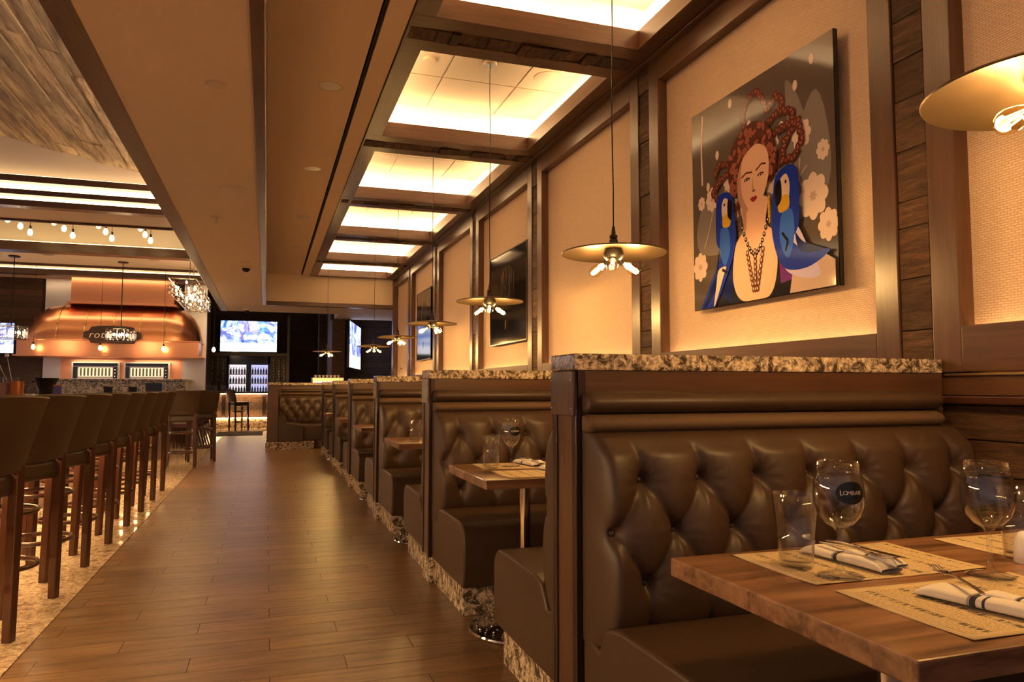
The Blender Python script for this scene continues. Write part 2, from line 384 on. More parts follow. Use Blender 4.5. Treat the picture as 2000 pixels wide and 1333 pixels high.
# ---- coffered ceiling over the booths
cof = MB().box(.60, 2.70, -2.4, ENDY+.05, 3.80, 3.86).build('ceiling_coffers', M['white'], kind='structure')
ZB, ZF = 3.39, 3.53
bx('side_rail', M['frame_y'], .775, .915, -2.4, ENDY, ZB+.014, ZF, cof, .003)
bx('side_rail', M['frame_y'], 2.30, 2.53, -2.4, ENDY, ZB+.014, ZF, cof, .003)
bx('side_lip', M['frame_y'], .785, .927, -2.4, ENDY, ZB, ZB+.011, cof, .003)
bx('side_lip', M['frame_y'], 2.288, 2.435, -2.4, ENDY, ZB, ZB+.011, cof, .003)
bx('crown_bead', M['frame_y'], 2.40, 2.462, -2.4, ENDY, 3.372, 3.392, cof, .006)
bx('cove_wall', M['white'], .70, .79, -2.4, ENDY, ZF, 3.80, cof); bx('cove_wall', M['white'], 2.44, 2.6, -2.4, ENDY, ZF, 3.80, cof)
tb = [MB().box(-w/2+.0015, w/2-.0015, -.078, .078, -.008, .012).mesh('plank', M['rustic_x']) for w in (.06, .09, .13, .18)]
for k in range(8):
    yc = C[k] if k < 7 else ENDY + .05
    if k < 7:
        for s in (-1, 1):
            a, b = sorted((yc+s*.083, yc+s*.22)); a2, b2 = sorted((yc+s*.083, yc+s*.232))
            bx('beam_rail', M['frame_x'], .915, 2.30, a, b, ZB+.014, ZF, cof, .003)
            bx('beam_lip', M['frame_x'], .80, 2.42, a2, b2, ZB-.001, ZB+.011, cof, .003)
        bx('beam_back', M['groove'], .80, 2.42, yc-.083, yc+.083, 3.405, ZF, cof)
        x = .80
        while x < 2.42:
            i = RN.randrange(4); w = min((.06, .09, .13, .18)[i], 2.44-x)
            obj('plank', tb[i], cof, .002, (x+w/2, yc, 3.398+RN.uniform(-.016, .008)), (0, RN.uniform(-.08, .08), 0), 1); x += w
        bx('cove_wall', M['white'], .79, 2.44, yc-.06, yc+.06, ZF, 3.80, cof)
    else:
        bx('beam_rail', M['frame_x'], .775, XW, ENDY-.14, ENDY, ZB, ZF, cof, .003)
        bx('cove_wall', M['white'], .79, 2.44, ENDY-.06, ENDY+.06, ZF, 3.80, cof)
    if k < 7:                             # the bay beyond this beam: tiles and strips
        a = yc + .06; b = (C[k+1] if k < 6 else ENDY) - .06
        bx('led_strip', M['led'], .815, .845, a+.03, b-.03, ZF+.001, ZF+.009, cof); bx('led_strip', M['led'], 2.385, 2.415, a+.03, b-.03, ZF+.001, ZF+.009, cof)
        bx('led_strip', M['led'], .86, 2.36, a+.025, a+.055, ZF+.001, ZF+.009, cof); bx('led_strip', M['led'], .86, 2.36, b-.055, b-.025, ZF+.001, ZF+.009, cof)
        xs = [.79, 1.355, 2.005, 2.44]; ys = [a, a+(b-a)*.335, a+(b-a)*.67, b] if k < 6 else [a, (a+b)/2, b]
        for i in range(3):
            for j in range(len(ys)-1):
                bx('ceiling_tile', M['tile'], xs[i]+.006, xs[i+1]-.006, ys[j]+.006, ys[j+1]-.006, 3.768, 3.79, cof, .003)
        bx('tile_grid', M['grid'], .79, 2.44, a, b, 3.782, 3.799, cof)

# ---- raised tan ceiling between coffers and the dropped soffit
cr = thing('ceiling_raised', None, None, kind='structure')
bx('ceiling_plane', M['paint_lit'], -.06, .598, -2.4, ENDY, 3.40, 3.5, cr); bx('ceiling_plane', M['paint_lit'], .636, .778, -2.4, ENDY, 3.40, 3.5, cr)
bx('slot_back', M['groove'], .59, .64, -2.4, ENDY, 3.46, 3.5, cr)
bx('slot_blade', M['groove'], .612, .622, -2.4, ENDY, 3.405, 3.46, cr)
# ---- dropped soffit along the bar side and across the far end
sf = thing('ceiling_soffit', None, None, kind='structure')
bx('soffit', M['paint'], -.83, -.10, -2.4, 16.7, 2.80, 3.6, sf)
bx('soffit_edge_trim', M['frame_y'], -.955, -.825, -2.4, 16.7, 2.795, 3.50, sf, .004)
bx('uplight_strip', M['led_vault'], -.90, -.87, -1.0, 10.7, 3.605, 3.613, sf)
bx('soffit_inner_trim', M['frame_y'], -.105, -.038, -2.4, ENDY+.1, 2.79, 3.45, sf, .004)
bx('drop_wall', M['paint_lit'], -.04, 2.53, ENDY, ENDY+.1, 2.86, 3.8, sf)
bx('drop_wall_trim', M['frame_x'], -.04, 2.53, ENDY-.03, ENDY+.12, 2.78, 2.86, sf, .004)
bx('soffit', M['paint'], -.10, 1.5, ENDY+.1, 16.7, 2.80, 3.6, sf); bx('soffit', M['paint'], 1.5, 4.2, ENDY+.1, 17.9, 2.80, 3.6, sf)

# ---- ceilings over the bar: boarded vault, bulb tray, lit tray
cb = MB().box(-9, -.94, -2.5, 27, 4.95, 5.0).build('ceiling_bar', M['paint'], kind='structure')
slope = .204
def vault_z(x): return 3.91 + slope*(-.9-x)
ang = math.atan(slope)
i = 0; x = -.95
bmesh_c = {}
while x > -5.2:
    w = (.20, .25, .17, .23)[i % 4]; y = -1.2 - RN.uniform(0, 1.5)
    while y < 10.9:
        L = RN.choice((1.8, 2.4, 3.0)); y1 = min(y+L, 10.9)
        key = (w, round(y1-y, 1))
        if key not in bmesh_c: bmesh_c[key] = MB().box(-w/2+.004, w/2-.004, -(y1-y)/2+.004, (y1-y)/2-.004, 0, .03).mesh('plank', M['barn_y'])
        if y1 - y > .1: obj('plank', bmesh_c[key], cb, .002, (x-w/2, (y+y1)/2, vault_z(x-w/2)+RN.uniform(-.014, .014)), (0, ang, 0), 1)
        y = y1
    x -= w*math.cos(ang); i += 1
e = MB()
e.prism([(-9, 3.88), (-.94, 3.88), (-.94, 4.0), (-5.2, vault_z(-5.2)+.1), (-9, vault_z(-5.2)+.1)], 10.9, 10.98, 'y'); e.build('gable_wall', M['paint'], cb)
for z0, z1, m in ((3.80, 3.885, 'frame_x'), (3.632, 3.70, 'frame_x'), (3.485, 3.565, 'frame_x')):
    bx('cove_trim', M[m], -9, -.955, 10.78, 10.95, z0, z1, cb, .003)
for z0, z1 in ((3.70, 3.80), (3.565, 3.632)):
    bx('cove_light', M['led_tray'], -9, -.98, 10.90, 10.92, z0+.004, z1-.004, cb)
bx('vault_strip', M['led_tray'], -9, -1.0, 10.80, 10.85, 3.886, 3.892, cb)
bx('ceiling_plane', M['paint'], -9, -.955, 10.95, 11.72, 3.50, 3.6, cb)
bx('tray_trim', M['frame_x'], -9, -.955, 11.70, 11.76, 3.47, 3.6, cb, .003)
bx('tray_ceiling', M['paint'], -9, -.955, 11.72, 14.1, 4.25, 4.3, cb)
bx('tray_wall', M['white'], -9, -.955, 14.0, 14.06, 3.52, 4.25, cb); bx('tray_wall', M['white'], -9, -.955, 11.76, 11.82, 3.6, 4.25, cb)
bx('tray_strip', M['led_gold'], -9, -1.0, 13.84, 13.88, 3.565, 3.573, cb); bx('tray_strip', M['led_gold'], -9, -1.0, 11.9, 11.94, 3.62, 3.628, cb)
bx('tray_trim', M['frame_x'], -9, -.955, 13.82, 14.1, 3.41, 3.56, cb, .004)
bx('ceiling_plane', M['paint'], -9, -.955, 14.1, 15.8, 3.50, 3.6, cb)
bx('tray_trim', M['frame_x'], -9, -.955, 15.78, 15.86, 3.46, 3.6, cb, .003)
bx('tray_ceiling', M['white'], -9, -.955, 15.8, 17.2, 3.98, 4.0, cb)
bx('tray_wall', M['white'], -9, -.955, 17.02, 17.08, 3.52, 3.98, cb)
bx('tray_strip', M['led_tray'], -9, -1.0, 16.93, 16.97, 3.57, 3.578, cb)
bx('tray_strip', M['led_tray'], -9, -1.0, 15.90, 15.94, 3.60, 3.608, cb)
bx('tray_trim', M['frame_x'], -9, -.955, 16.86, 17.1, 3.44, 3.55, cb, .004)
bx('ceiling_plane', M['paint'], -9, -.955, 17.1, 18.1, 3.50, 3.6, cb); bx('added_hood_wash', M['led_added_wash'], -4.9, -1.3, 17.14, 17.18, 3.492, 3.50, cb)  # the glowing strip is an addition, there to light the hood evenly
# far end beyond the soffit
bx('ceiling_plane', M['paint'], -2, 4.2, 16.7, 27, 4.2, 4.3, cb)
wb = MB().box(-9, 1.5, 24.3, 24.4, 0, 4.3).build('wall_back', M['barn_dark'], kind='structure')
for i in range(26):                        # board courses beside the television
    z0 = .1 + i*.16
    for a, b in ((-2.6, -1.70), (.62, 1.5)):
        bx('plank', M['barn_dark'], a, b, 24.27-RN.uniform(0, .02), 24.3, z0+.003, z0+.157, wb)
wp = MB().box(1.5, 1.62, 18.9, 24.4, 0, 4.3).build('wall_alcove', M['barn_dark'], kind='structure')
wk = MB().box(1.3, 4.2, 20.3, 20.4, 0, 4.3).build('wall_alcove_back', M['barn_dark'], kind='structure')
for i in range(20):
    z0 = .1 + i*.16
    bx('plank', M['barn_dark'], 1.3, 3.4, 20.27-RN.uniform(0, .02), 20.3, z0+.003, z0+.157, wk)
MB().box(3.3, 3.4, ENDY, 20.4, 0, 4).build('wall_alcove_side', M['paint'], kind='structure')
MB().box(2.53, 3.4, ENDY+.1, ENDY+.2, 0, 4).build('wall_alcove_return', M['paint'], kind='structure')
wroti = MB().box(-9, -1.32, 18.05, 18.3, 0, 3.6).build('wall_kitchen', M['barn_dark'], kind='structure')
for i in range(9):                         # boards above the television left of the hood
    z0 = 2.34 + i*.13
    bx('plank', M['rustic_x'], -6.2, -4.58, 18.0-RN.uniform(0, .02), 18.05, z0+.002, z0+.128, wroti)

# ================================================================== BOOTHS
def interp(prof, v):
    a = np.array(prof); d = np.r_[0, np.cumsum(np.hypot(*np.diff(a, axis=0).T))]; d /= d[-1]
    return np.interp(v, d, a[:, 0]), np.interp(v, d, a[:, 1])
def smooth_prof(prof, n=200):
    pts = [Vector((p[0], p[1], 0)) for p in prof]; out = []
    for i in range(len(pts)-1):
        p0 = pts[max(i-1, 0)]; p1 = pts[i]; p2 = pts[i+1]; p3 = pts[min(i+2, len(pts)-1)]
        for j in range(8):
            t = j/8
            out.append(tuple((.5*((2*p1)+(p2-p0)*t+(2*p0-5*p1+4*p2-p3)*t*t+(3*p1-p0-3*p2+p3)*t**3))[:2]))
    out.append(tuple(pts[-1][:2])); return out
BACKP = smooth_prof([(.0, .395), (.075, .376), (.125, .40), (.165, .47), (.180, .57), (.178, .68), (.166, .79), (.148, .88), (.128, .95), (.100, .995), (.055, 1.012), (.0, 1.012)])
ROWZ = (.872, .722, .572); TS = .206
def row_x(r): return .135 if r != 1 else .032
def backrest(s, L, nx, nv, name='backrest'):
    """diamond-tufted cushion; x runs from the aisle end to the wall, it bulges to s*y"""
    r = .038
    ex = np.concatenate([[0, .0006, .003, .008, .015, .024, .036, .05], np.linspace(.06, L-.06, nx), L-np.array([.05, .036, .024, .015, .008, .003, .0006, 0])])
    v = np.linspace(0, 1, nv); t0, z0 = interp(BACKP, v)
    X, T = np.meshgrid(ex, t0); Z = np.repeat(z0[:, None], len(ex), 1)
    d = np.minimum(X, L-X); q = np.clip(1-d/r, 0, 1); edge = np.where(d < r, (1-q**2.6)**(1/2.6), 1)
    # seams and buttons
    segs = []; btn = []
    n = int(L/TS)+3
    for i in range(-1, n):
        xa = row_x(0)+i*TS; xb = row_x(1)+i*TS
        for k in range(6):
            u0, u1 = k/6, (k+1)/6; zt = 1.02
            segs.append((xa-.04*u0**2, ROWZ[0]+(zt-ROWZ[0])*u0, xa-.04*u1**2, ROWZ[0]+(zt-ROWZ[0])*u1))
        for xx in (xb, xb+TS): segs += [(xa, ROWZ[0], xx, ROWZ[1]), (xa, ROWZ[2], xx, ROWZ[1])]
        segs.append((xa, ROWZ[2], xa+.01, .38))
        btn += [(xa, ROWZ[0]), (xb, ROWZ[1]), (xa, ROWZ[2])]
    ds = np.full(X.shape, 9.); db = np.full(X.shape, 9.); th = np.zeros(X.shape)
    for a, b, c, e in segs:
        vx, vz = c-a, e-b; L2 = vx*vx+vz*vz
        u = np.clip(((X-a)*vx+(Z-b)*vz)/L2, 0, 1); ds = np.minimum(ds, np.hypot(X-a-u*vx, Z-b-u*vz))
    for a, b in btn:
        h = np.hypot(X-a, Z-b); th = np.where(h < db, np.arctan2(Z-b, X-a), th); db = np.minimum(db, h)
    disp = .034*(1-np.exp(-(ds/.034)**.85)) - .004 - .046*np.exp(-(db/.026)**1.2) + .0022*np.sin(11*th)*np.exp(-((db-.045)/.022)**2)
    front = np.clip((T-.05)/.08, 0, 1)*np.clip((1.0-Z)/.05, .35, 1)
    Tt = (T + disp*front)*edge
    m = MB(); nxx = len(ex)
    m.v = [(float(X[j, i]), float(s*Tt[j, i]), float(Z[j, i])) for j in range(nv) for i in range(nxx)]
    m.f = [(j*nxx+i, j*nxx+i+1, (j+1)*nxx+i+1, (j+1)*nxx+i) for j in range(nv-1) for i in range(nxx-1)]
    m.m = [0]*len(m.f)
    me = m.mesh(name, M['leather'], True)
    nb = [(x, z) for x, z in btn if .02 < x < L-.02]
    pos = []
    for x, z in nb:
        j = int(np.argmin(np.abs(z0-z) + (np.abs(t0) < .09)*9)); i = int(np.argmin(np.abs(ex-x))); pos.append((x, s*float(Tt[j, i]), z))
    return me, pos
def seat_mesh(s, L, d=.745):
    pr = smooth_prof([(.16, .452), (.21, .466), (.30, .472), (d-.12, .472), (d-.05, .458), (d-.012, .42), (d, .36), (d-.004, .25), (d-.02, .165)])
    poly = [(0, .15), (0, .395), (.06, .386), (.108, .374), (.13, .41)] + pr + [(d-.03, .15)]
    poly = [(s*y, z) for y, z in poly]
    if s > 0: poly = poly[::-1]
    return MB().prism(poly, 0, L).mesh('seat', M['leather'], 50)
def roll_mesh(s, L, ry, rz, z):
    n = 14; m = MB(); xs = [0, .002, .008, .018, .032, L-.05, L-.03, L-.015, L-.005, L]; k = [.55, .75, .9, .97, 1, 1, .95, .82, .6, .3]
    for x, q in zip(xs, k):
        for i in range(n+1):
            a = -math.pi/2+math.pi*i/n; m.v.append((x, s*ry*q*math.cos(a), z+rz*q*math.sin(a)))
    w = n+1
    m.f = [(j*w+i, j*w+i+1, (j+1)*w+i+1, (j+1)*w+i) for j in range(len(xs)-1) for i in range(n)] + [tuple(range(w)), tuple((len(xs)-1)*w+i for i in range(w))]
    m.m = [0]*len(m.f); return m.mesh('bolster_roll', M['roll_cloth' if z < 1.07 else 'leather'], 60)
BL = XW - .945 - .03
RES = {0: (190, 92), 1: (130, 64), 2: (60, 34)}
bmesh_cache = {}
btn_me = MB().ball((0, 0, 0), .011, 10, 0, 1).mesh('button', M['leather'], True)
def bench(s, yface, k, label):
    lod = min(k, 2)
    key = (s, lod)
    if key not in bmesh_cache: bmesh_cache[key] = (*backrest(s, BL, *RES[lod]), seat_mesh(s, BL), roll_mesh(s, BL-.02, .062, .036, 1.104), roll_mesh(s, BL-.02, .066, .033, 1.038))
    bk, pos, st, r1, r2 = bmesh_cache[key]
    t = thing('booth_bench', label, 'bench', (.945, yface, 0), 0, 'tufted booth benches')
    obj('seat', st, t, .012, seg=3); obj('backrest', bk, t)
    obj('bolster_roll', r1, t); obj('bolster_roll', r2, t)
    a, b = sorted((0, s*.66)); bx('base', M['granite'], .02, BL, a, b, .0, .152, t, .003)
    if k < 2:
        for p in pos: obj('button', btn_me, t, loc=(p[0], p[1]+s*.004, p[2]))
    return t
def partition(yc, k, label):
    t = thing('booth_partition', label, 'partition', (.92, yc, 0), 0, 'booth partitions')
    bx('core_panel', M['frame_x'], .03, XW-.925, -.096, .096, .16, 1.206, t)
    bx('granite_cap', M['granite'], 0, XW-.925, -.103, .103, 1.207, 1.261, t, .006)
    bx('end_board', M['frame_v'], .012, .03, -.068, .068, .15, 1.07, t)
    for s in (-1, 1):
        a, b = sorted((s*.064, s*.1)); g = MB().box(.006, .016, a, b, .15, 1.206)
        a2, b2 = sorted((s*.091, s*.1)); g.box(.006, .04, a2, b2, .15, 1.206); g.build('corner_guard', M['bronzem'], t, bevel=.002)
    bx('bracket_plate', M['frame_v'], -.002, .012, -.095, .095, 1.062, 1.206, t, .003)
    for s in (-1, 1):
        for z in (1.085, 1.175): MB().ball((-.002, s*.082, z), .005, 8).build('rivet', M['chrome'], t, True)
    bx('base', M['granite'], .012, XW-.93, -.1, .1, 0, .155, t, .003)
    return t
for k in range(6):
    yc = 2.241 + P*k
    nth = ORD[k]
    partition(yc, k, 'granite-capped wooden booth partition, %s from the camera end' % nth)
    if k < 6: bench(-1, yc-.1035, k, 'brown tufted leather bench facing the camera, %s from the camera end' % nth)
    if k < 5: bench(1, yc+.1035, k, 'brown leather bench with its back to the camera, behind the %s partition' % nth)

# ---- end booth: wide tufted bench across the end of the row
eb = thing('end_booth', 'wide tufted corner bench closing the far end of the booth row', 'bench', (.02, 14.5, 0))
bx('side_panel', M['frame_v'], 0, .2, 0, 1.0, .15, 1.21, eb, .004); bx('side_base', M['granite'], -.02, .2, -.02, 1.0, 0, .15, eb, .004)
bx('back_panel', M['frame_x'], .2, 2.40, .85, 1.0, .15, 1.21, eb)
bx('granite_cap', M['granite'], 0, 2.42, .80, 1.02, 1.21, 1.262, eb, .006); bx('granite_cap', M['granite'], 0, .24, -.03, .82, 1.21, 1.262, eb, .006)
bk, pos = backrest(-1, 2.15, 70, 30); obj('backrest', bk, eb, loc=(.2, .85, 0))
MB().prism([(.85, .15), (.85, .39), (.72, .46), (.2, .47), (.14, .44), (.12, .30), (.13, .15)], .2, 2.35).build('seat', M['leather'], eb, 50, .01)
MB().prism([(.2, .15), (.2, .62), (.30, .66), (.36, .50), (.62, .47), (.66, .43), (.66, .15)], .0, .8, 'y').build('wing_seat', M['leather'], eb, 50, .012)
for z in (1.10, 1.04):
    obj('bolster_roll', roll_mesh(-1, 2.1, .062, .034, z), eb, loc=(.2, .85, 0))
    MB().tube((.22, 0, z), (.22, .85, z), .034, n=12).build('bolster_roll', M['leather'], eb, 50)
bx('base', M['granite'], .2, .86, .02, .85, 0, .15, eb, .003); bx('base', M['granite'], .86, 2.35, .25, .85, 0, .15, eb, .003)

# ---- tables
def table(yc, label, y0=-.345, y1=.345):
    t = thing('dining_table', label, 'table', (1.2, yc, 0), 0, 'booth tables')
    bx('tabletop', M['table'], -.297, 1.06, y0, y1, .713, .755, t, .004)
    for xx in (0, .72):
        MB().lathe([(.026, .03), (.026, .70)], 20).build('column', M['chrome'], t, 50, loc=(xx, 0, 0))
        MB().box(xx-.10, xx+.10, -.05, .05, .695, .713).build('mounting_plate', M['blackm'], t, bevel=.003)
        b = MB().lathe([(.268, .004), (.272, .012), (.268, .02), (.20, .024), (.06, .034), (.028, .045)], 48).build('base_disc', M['chrome'], t, 40, loc=(xx, 0, 0))
        if xx == 0:
            st = MB()
            for rr, nn in ((.13, 12), (.165, 18), (.20, 22), (.232, 28)):
                for i in range(nn):
                    a = 2*math.pi*(i+.5*(nn % 3))/nn; st.ball((rr*math.cos(a), rr*math.sin(a), .0265), .0075, 6, 0, .6)
            st.build('stud', M['chrome'], b, True, kind='stuff')
    return t
TY = [1.195, 3.40, 5.60, 7.80, 10.0, 12.2]
for k in range(6):
    table(TY[k], 'walnut pedestal table in the %s booth from the camera end' % ORD[k])

# ================================================================== TABLE SETTINGS
def paper():
    """printed menu paper: columns of small text, headings and rules, all by material"""
    m, nt, p = new_mat('printed_menu_paper'); tc = N(nt, 'ShaderNodeTexCoord')
    def band(vec, sx, sy, lo, hi, cut):
        mp = N(nt, 'ShaderNodeMapping'); mp.inputs['Scale'].default_value = (sx, sy, 1); nt.links.new(vec, mp.inputs[0])
        n = N(nt, 'ShaderNodeTexNoise', Scale=1, Detail=2, Roughness=.6); nt.links.new(mp.outputs[0], n.inputs['Vector'])
        a = ramp(nt, n.outputs['Fac'], [(cut, (0, 0, 0)), (cut+.03, (1, 1, 1))])
        sp = N(nt, 'ShaderNodeSeparateXYZ'); nt.links.new(mp.outputs[0], sp.inputs[0])
        fr = N(nt, 'ShaderNodeMath', operation='FRACT'); nt.links.new(sp.outputs[0], fr.inputs[0])
        l = ramp(nt, fr.outputs[0], [(lo, (0, 0, 0)), (lo+.04, (1, 1, 1)), (hi, (1, 1, 1)), (hi+.04, (0, 0, 0))])
        x = N(nt, 'ShaderNodeMix', data_type='RGBA', blend_type='MULTIPLY'); x.inputs['Factor'].default_value = 1
        nt.links.new(a, x.inputs['A']); nt.links.new(l, x.inputs['B']); return x.outputs['Result']
    v = tc.outputs['Object']
    small = band(v, 130, 330, .25, .8, .44); head = band(v, 13, 170, .66, .86, .50); rule = band(v, 9, 1, .48, .50, .30)
    mx = N(nt, 'ShaderNodeMix', data_type='RGBA', blend_type='LIGHTEN'); mx.inputs['Factor'].default_value = .8
    nt.links.new(head, mx.inputs['A']); nt.links.new(rule, mx.inputs['B'])
    m2 = N(nt, 'ShaderNodeMix', data_type='RGBA', blend_type='LIGHTEN'); m2.inputs['Factor'].default_value = .5
    nt.links.new(mx.outputs['Result'], m2.inputs['A']); nt.links.new(small, m2.inputs['B'])
    # blank margin
    sp = N(nt, 'ShaderNodeSeparateXYZ'); nt.links.new(v, sp.inputs[0]); mk = None
    for ax, h in (('X', .215), ('Y', .128)):
        ab = N(nt, 'ShaderNodeMath', operation='ABSOLUTE'); nt.links.new(sp.outputs[ax], ab.inputs[0])
        lt = N(nt, 'ShaderNodeMath', operation='LESS_THAN'); nt.links.new(ab.outputs[0], lt.inputs[0]); lt.inputs[1].default_value = h
        if mk is None: mk = lt.outputs[0]
        else:
            mm = N(nt, 'ShaderNodeMath', operation='MULTIPLY'); nt.links.new(mk, mm.inputs[0]); nt.links.new(lt.outputs[0], mm.inputs[1]); mk = mm.outputs[0]
    m3 = N(nt, 'ShaderNodeMath', operation='MULTIPLY'); nt.links.new(m2.outputs['Result'], m3.inputs[0]); nt.links.new(mk, m3.inputs[1])
    c = N(nt, 'ShaderNodeMix', data_type='RGBA'); c.inputs['A'].default_value = (.62, .47, .27, 1); c.inputs['B'].default_value = (.10, .075, .05, 1)
    nt.links.new(m3.outputs[0], c.inputs['Factor']); nt.links.new(c.outputs['Result'], p.inputs['Base Color']); p.inputs['Roughness'].default_value = .85
    return m
M['paper'] = paper()
ZT = .7552
def placemat(x0, x1, y0, y1, label, rz=0):
    L, W = x1-x0, y1-y0; m = MB(); n = 14
    for j in range(n+1):
        for i in range(n+1):
            u, w = i/n, j/n; m.v.append(((u-.5)*L, (w-.5)*W, .0006+.0022*(abs(w-.5)*2)**3*(.5+.5*math.sin(5*u+2))))
    m.f = [(j*(n+1)+i, j*(n+1)+i+1, (j+1)*(n+1)+i+1, (j+1)*(n+1)+i) for j in range(n) for i in range(n)]; m.m = [0]*len(m.f)
    o = m.build('paper_placemat', M['paper'], None, True, 0, ((x0+x1)/2, (y0+y1)/2, ZT), (0, 0, rz))
    s = o.modifiers.new('thickness', 'SOLIDIFY'); s.thickness = .0004
    return tag(o, label, 'placemat', 'printed paper placemats')
WG = [(.0, 0), (.036, 0), (.037, .0015), (.030, .004), (.012, .0075), (.0058, .014), (.0042, .03), (.0040, .06), (.0045, .082), (.009, .092), (.022, .101), (.034, .117), (.0405, .14), (.0412, .162), (.0385, .19), (.0335, .222)]
WGi = [(.0329, .222), (.0377, .19), (.0404, .162), (.0397, .14), (.0333, .1175), (.0215, .1025), (.009, .0950), (.0, .0935)]
def closed_lathe(prof, n=40, kr=1, kz=1):
    m = MB(); m.lathe([(r*kr, z*kz) for r, z in prof], n); return m
wine_me = closed_lathe(WG + WGi, 40, 1.24, 1.07).mesh('wine_glass', M['glass'], True)
TG = [(.0, 0), (.029, 0), (.0305, .003), (.0335, .05), (.0345, .0515), (.0345, .0535), (.0338, .055), (.0425, .135), (.0430, .1365), (.0418, .1365), (.0328, .055), (.0318, .050), (.0288, .010), (.0, .0085)]
tumb_me = closed_lathe(TG, 40, 1.18, 1.17).mesh('tumbler', M['glass'], True)
oval = plain('dark_oval_decal', (.004, .004, .004), .4)
def wine(x, y, label, decal=None, z=ZT+.003):
    o = thing('wine_glass', label, 'glass', (x, y, z), 0, 'stemmed wine glasses'); obj('bowl', wine_me, o)
    if decal is not None:
        m = MB(); n = 24; R0 = .0409
        def on(u, w):                      # oval wrapped on the bowl
            zz = .178 + w*.023; r = 1.245*np.interp(zz/1.07, [.14, .162, .19], [.0408, .0415, .0388]); a = decal + u*.62
            return (r*math.cos(a), r*math.sin(a), zz)
        ring = [on(math.cos(2*math.pi*i/n), math.sin(2*math.pi*i/n)) for i in range(n)]; ring2 = [on(.5*math.cos(2*math.pi*i/n), .5*math.sin(2*math.pi*i/n)) for i in range(n)]
        m.v = ring + ring2 + [on(0, 0)]
        m.f = [(i, (i+1) % n, n+(i+1) % n, n+i) for i in range(n)] + [(n+i, n+(i+1) % n, 2*n) for i in range(n)]; m.m = [0]*len(m.f)
        d = m.build('oval_emblem', oval, o)
        for i, ch in enumerate('LOMBAR'):
            a = decal + (-.40 + i*.15); obj('emblem_letter', text_mesh(ch, .015 if i == 0 else .0118, M['white_text']), d, 0, (.0519*math.cos(a), .0519*math.sin(a), .178), (math.pi/2, 0, a+math.pi/2))
    return o
def tumbler(x, y, label, z=ZT+.003): return tag(obj('tumbler', tumb_me, None, 0, (x, y, z)), label, 'glass', 'pint tumblers')
def napkin(x, y, rz, label, striped=0):
    """napkin folded into a long pocket with printed bands wrapped round its middle"""
    t = thing('napkin', label, 'napkin', (x, y, ZT+.003), rz, 'striped napkin rolls')
    L, W = .225, .075; nx, ny = 44, 16
    def sheet(x0, x1, w0, w1, zb, hh, wav):
        m = MB()
        for j in range(2*ny+1):
            a = -math.pi*j/(2*ny) if False else 2*math.pi*j/(2*ny)
            for i in range(nx+1):
                u = i/nx; xx = x0+(x1-x0)*u; w = w0+(w1-w0)*u
                e = max(0, 1-((abs(u-.5)*2)**8)); h = hh*(.45+.55*e)*(1+wav*math.sin(9*u+1.3))
                cy = math.cos(a); sz = math.sin(a)
                m.v.append((xx, w*math.copysign(abs(cy)**.6, cy), zb+h*.5*(1+math.copysign(abs(sz)**.7, sz))))
        n1 = nx+1
        for j in range(2*ny):
            for i in range(nx): m.f.append((j*n1+i, j*n1+i+1, (j+1)*n1+i+1, (j+1)*n1+i)); u = (i+.5)/nx; m.m.append(1 if u in () else (1 if .44 < u < .475 or .52 < u < .545 and striped else (2 if .40 < u < .425 or .49 < u < .51 else 0)))
        return m
    sheet(-L/2, L/2, W/2, W/2*.82, 0, .022, .08).build('folded_cloth', [M['napkin'], M['navy'], M['greystripe']], t, 60)
    sheet(-L/2+.10, L/2+.015, W/2*.55, W/2*.45, .014, .014, .10).build('cloth_fold', [M['napkin'], M['navy'], M['greystripe']], t, 60, loc=(0, .012, 0))
    return t
def fork(x, y, z, rz, label, tilt=0):
    m = MB()
    m.path([(-.10, 0, .0), (-.05, 0, .003), (0, 0, .004), (.035, 0, .001)], .0045, 8, rz=.0016)
    m.path([(.03, 0, .001), (.045, 0, 0), (.055, 0, .001)], .011, 8, rz=.0014)
    for i in range(4): m.path([(.05, -.009+.006*i, .001), (.075, -.0095+.0063*i, -.001), (.10, -.0085+.0057*i, .004)], .0016, 6, rz=.0012)
    return tag(m.build('fork', M['chrome'], None, 60, 0, (x, y, z), (0, tilt, rz)), label, 'fork', 'napkin cutlery')
def knife(x, y, z, rz, label):
    m = MB(); m.path([(-.11, 0, 0), (-.06, 0, .003), (-.01, 0, .002)], .006, 8, rz=.0026); m.prism([(-.012, -.006), (.07, -.009), (.095, -.003), (.10, .005), (-.012, .006)], .001, .0025, 'z')
    return tag(m.build('table_knife', M['chrome'], None, 60, 0, (x, y, z), (0, 0, rz)), label, 'knife', 'napkin cutlery')
# first booth table
placemat(1.05, 1.51, 1.228, 1.508, 'printed paper placemat under the tumbler on the first table')
placemat(1.055, 1.515, .885, 1.182, 'printed paper placemat lying at the front corner of the first table')
placemat(1.66, 2.12, 1.215, 1.50, 'printed paper placemat behind the salt shaker on the first table')
wine(1.148, 1.268, 'wine glass with a dark oval emblem on the first table', -1.80)
wine(1.447, 1.170, 'plain wine glass beside the salt shaker on the first table')
tumbler(1.118, 1.367, 'empty pint tumbler standing behind the emblem wine glass, first table')
tumbler(1.665, 1.265, 'pint tumbler cut off by the picture edge on the first table')
napkin(1.262, 1.365, -1.50, 'folded napkin with dark bands behind the emblem wine glass')
napkin(1.235, 1.005, -1.35, 'rolled white napkin with dark bands and a fork at the table front', 1)
fork(1.255, 1.335, .790, -1.45, 'fork tucked in the napkin behind the emblem wine glass'); knife(1.280, 1.335, .790, -1.50, 'knife tucked in the napkin behind the emblem wine glass')
fork(1.242, 1.075, .791, 1.12, 'fork lying on the rolled napkin at the table front', 0)
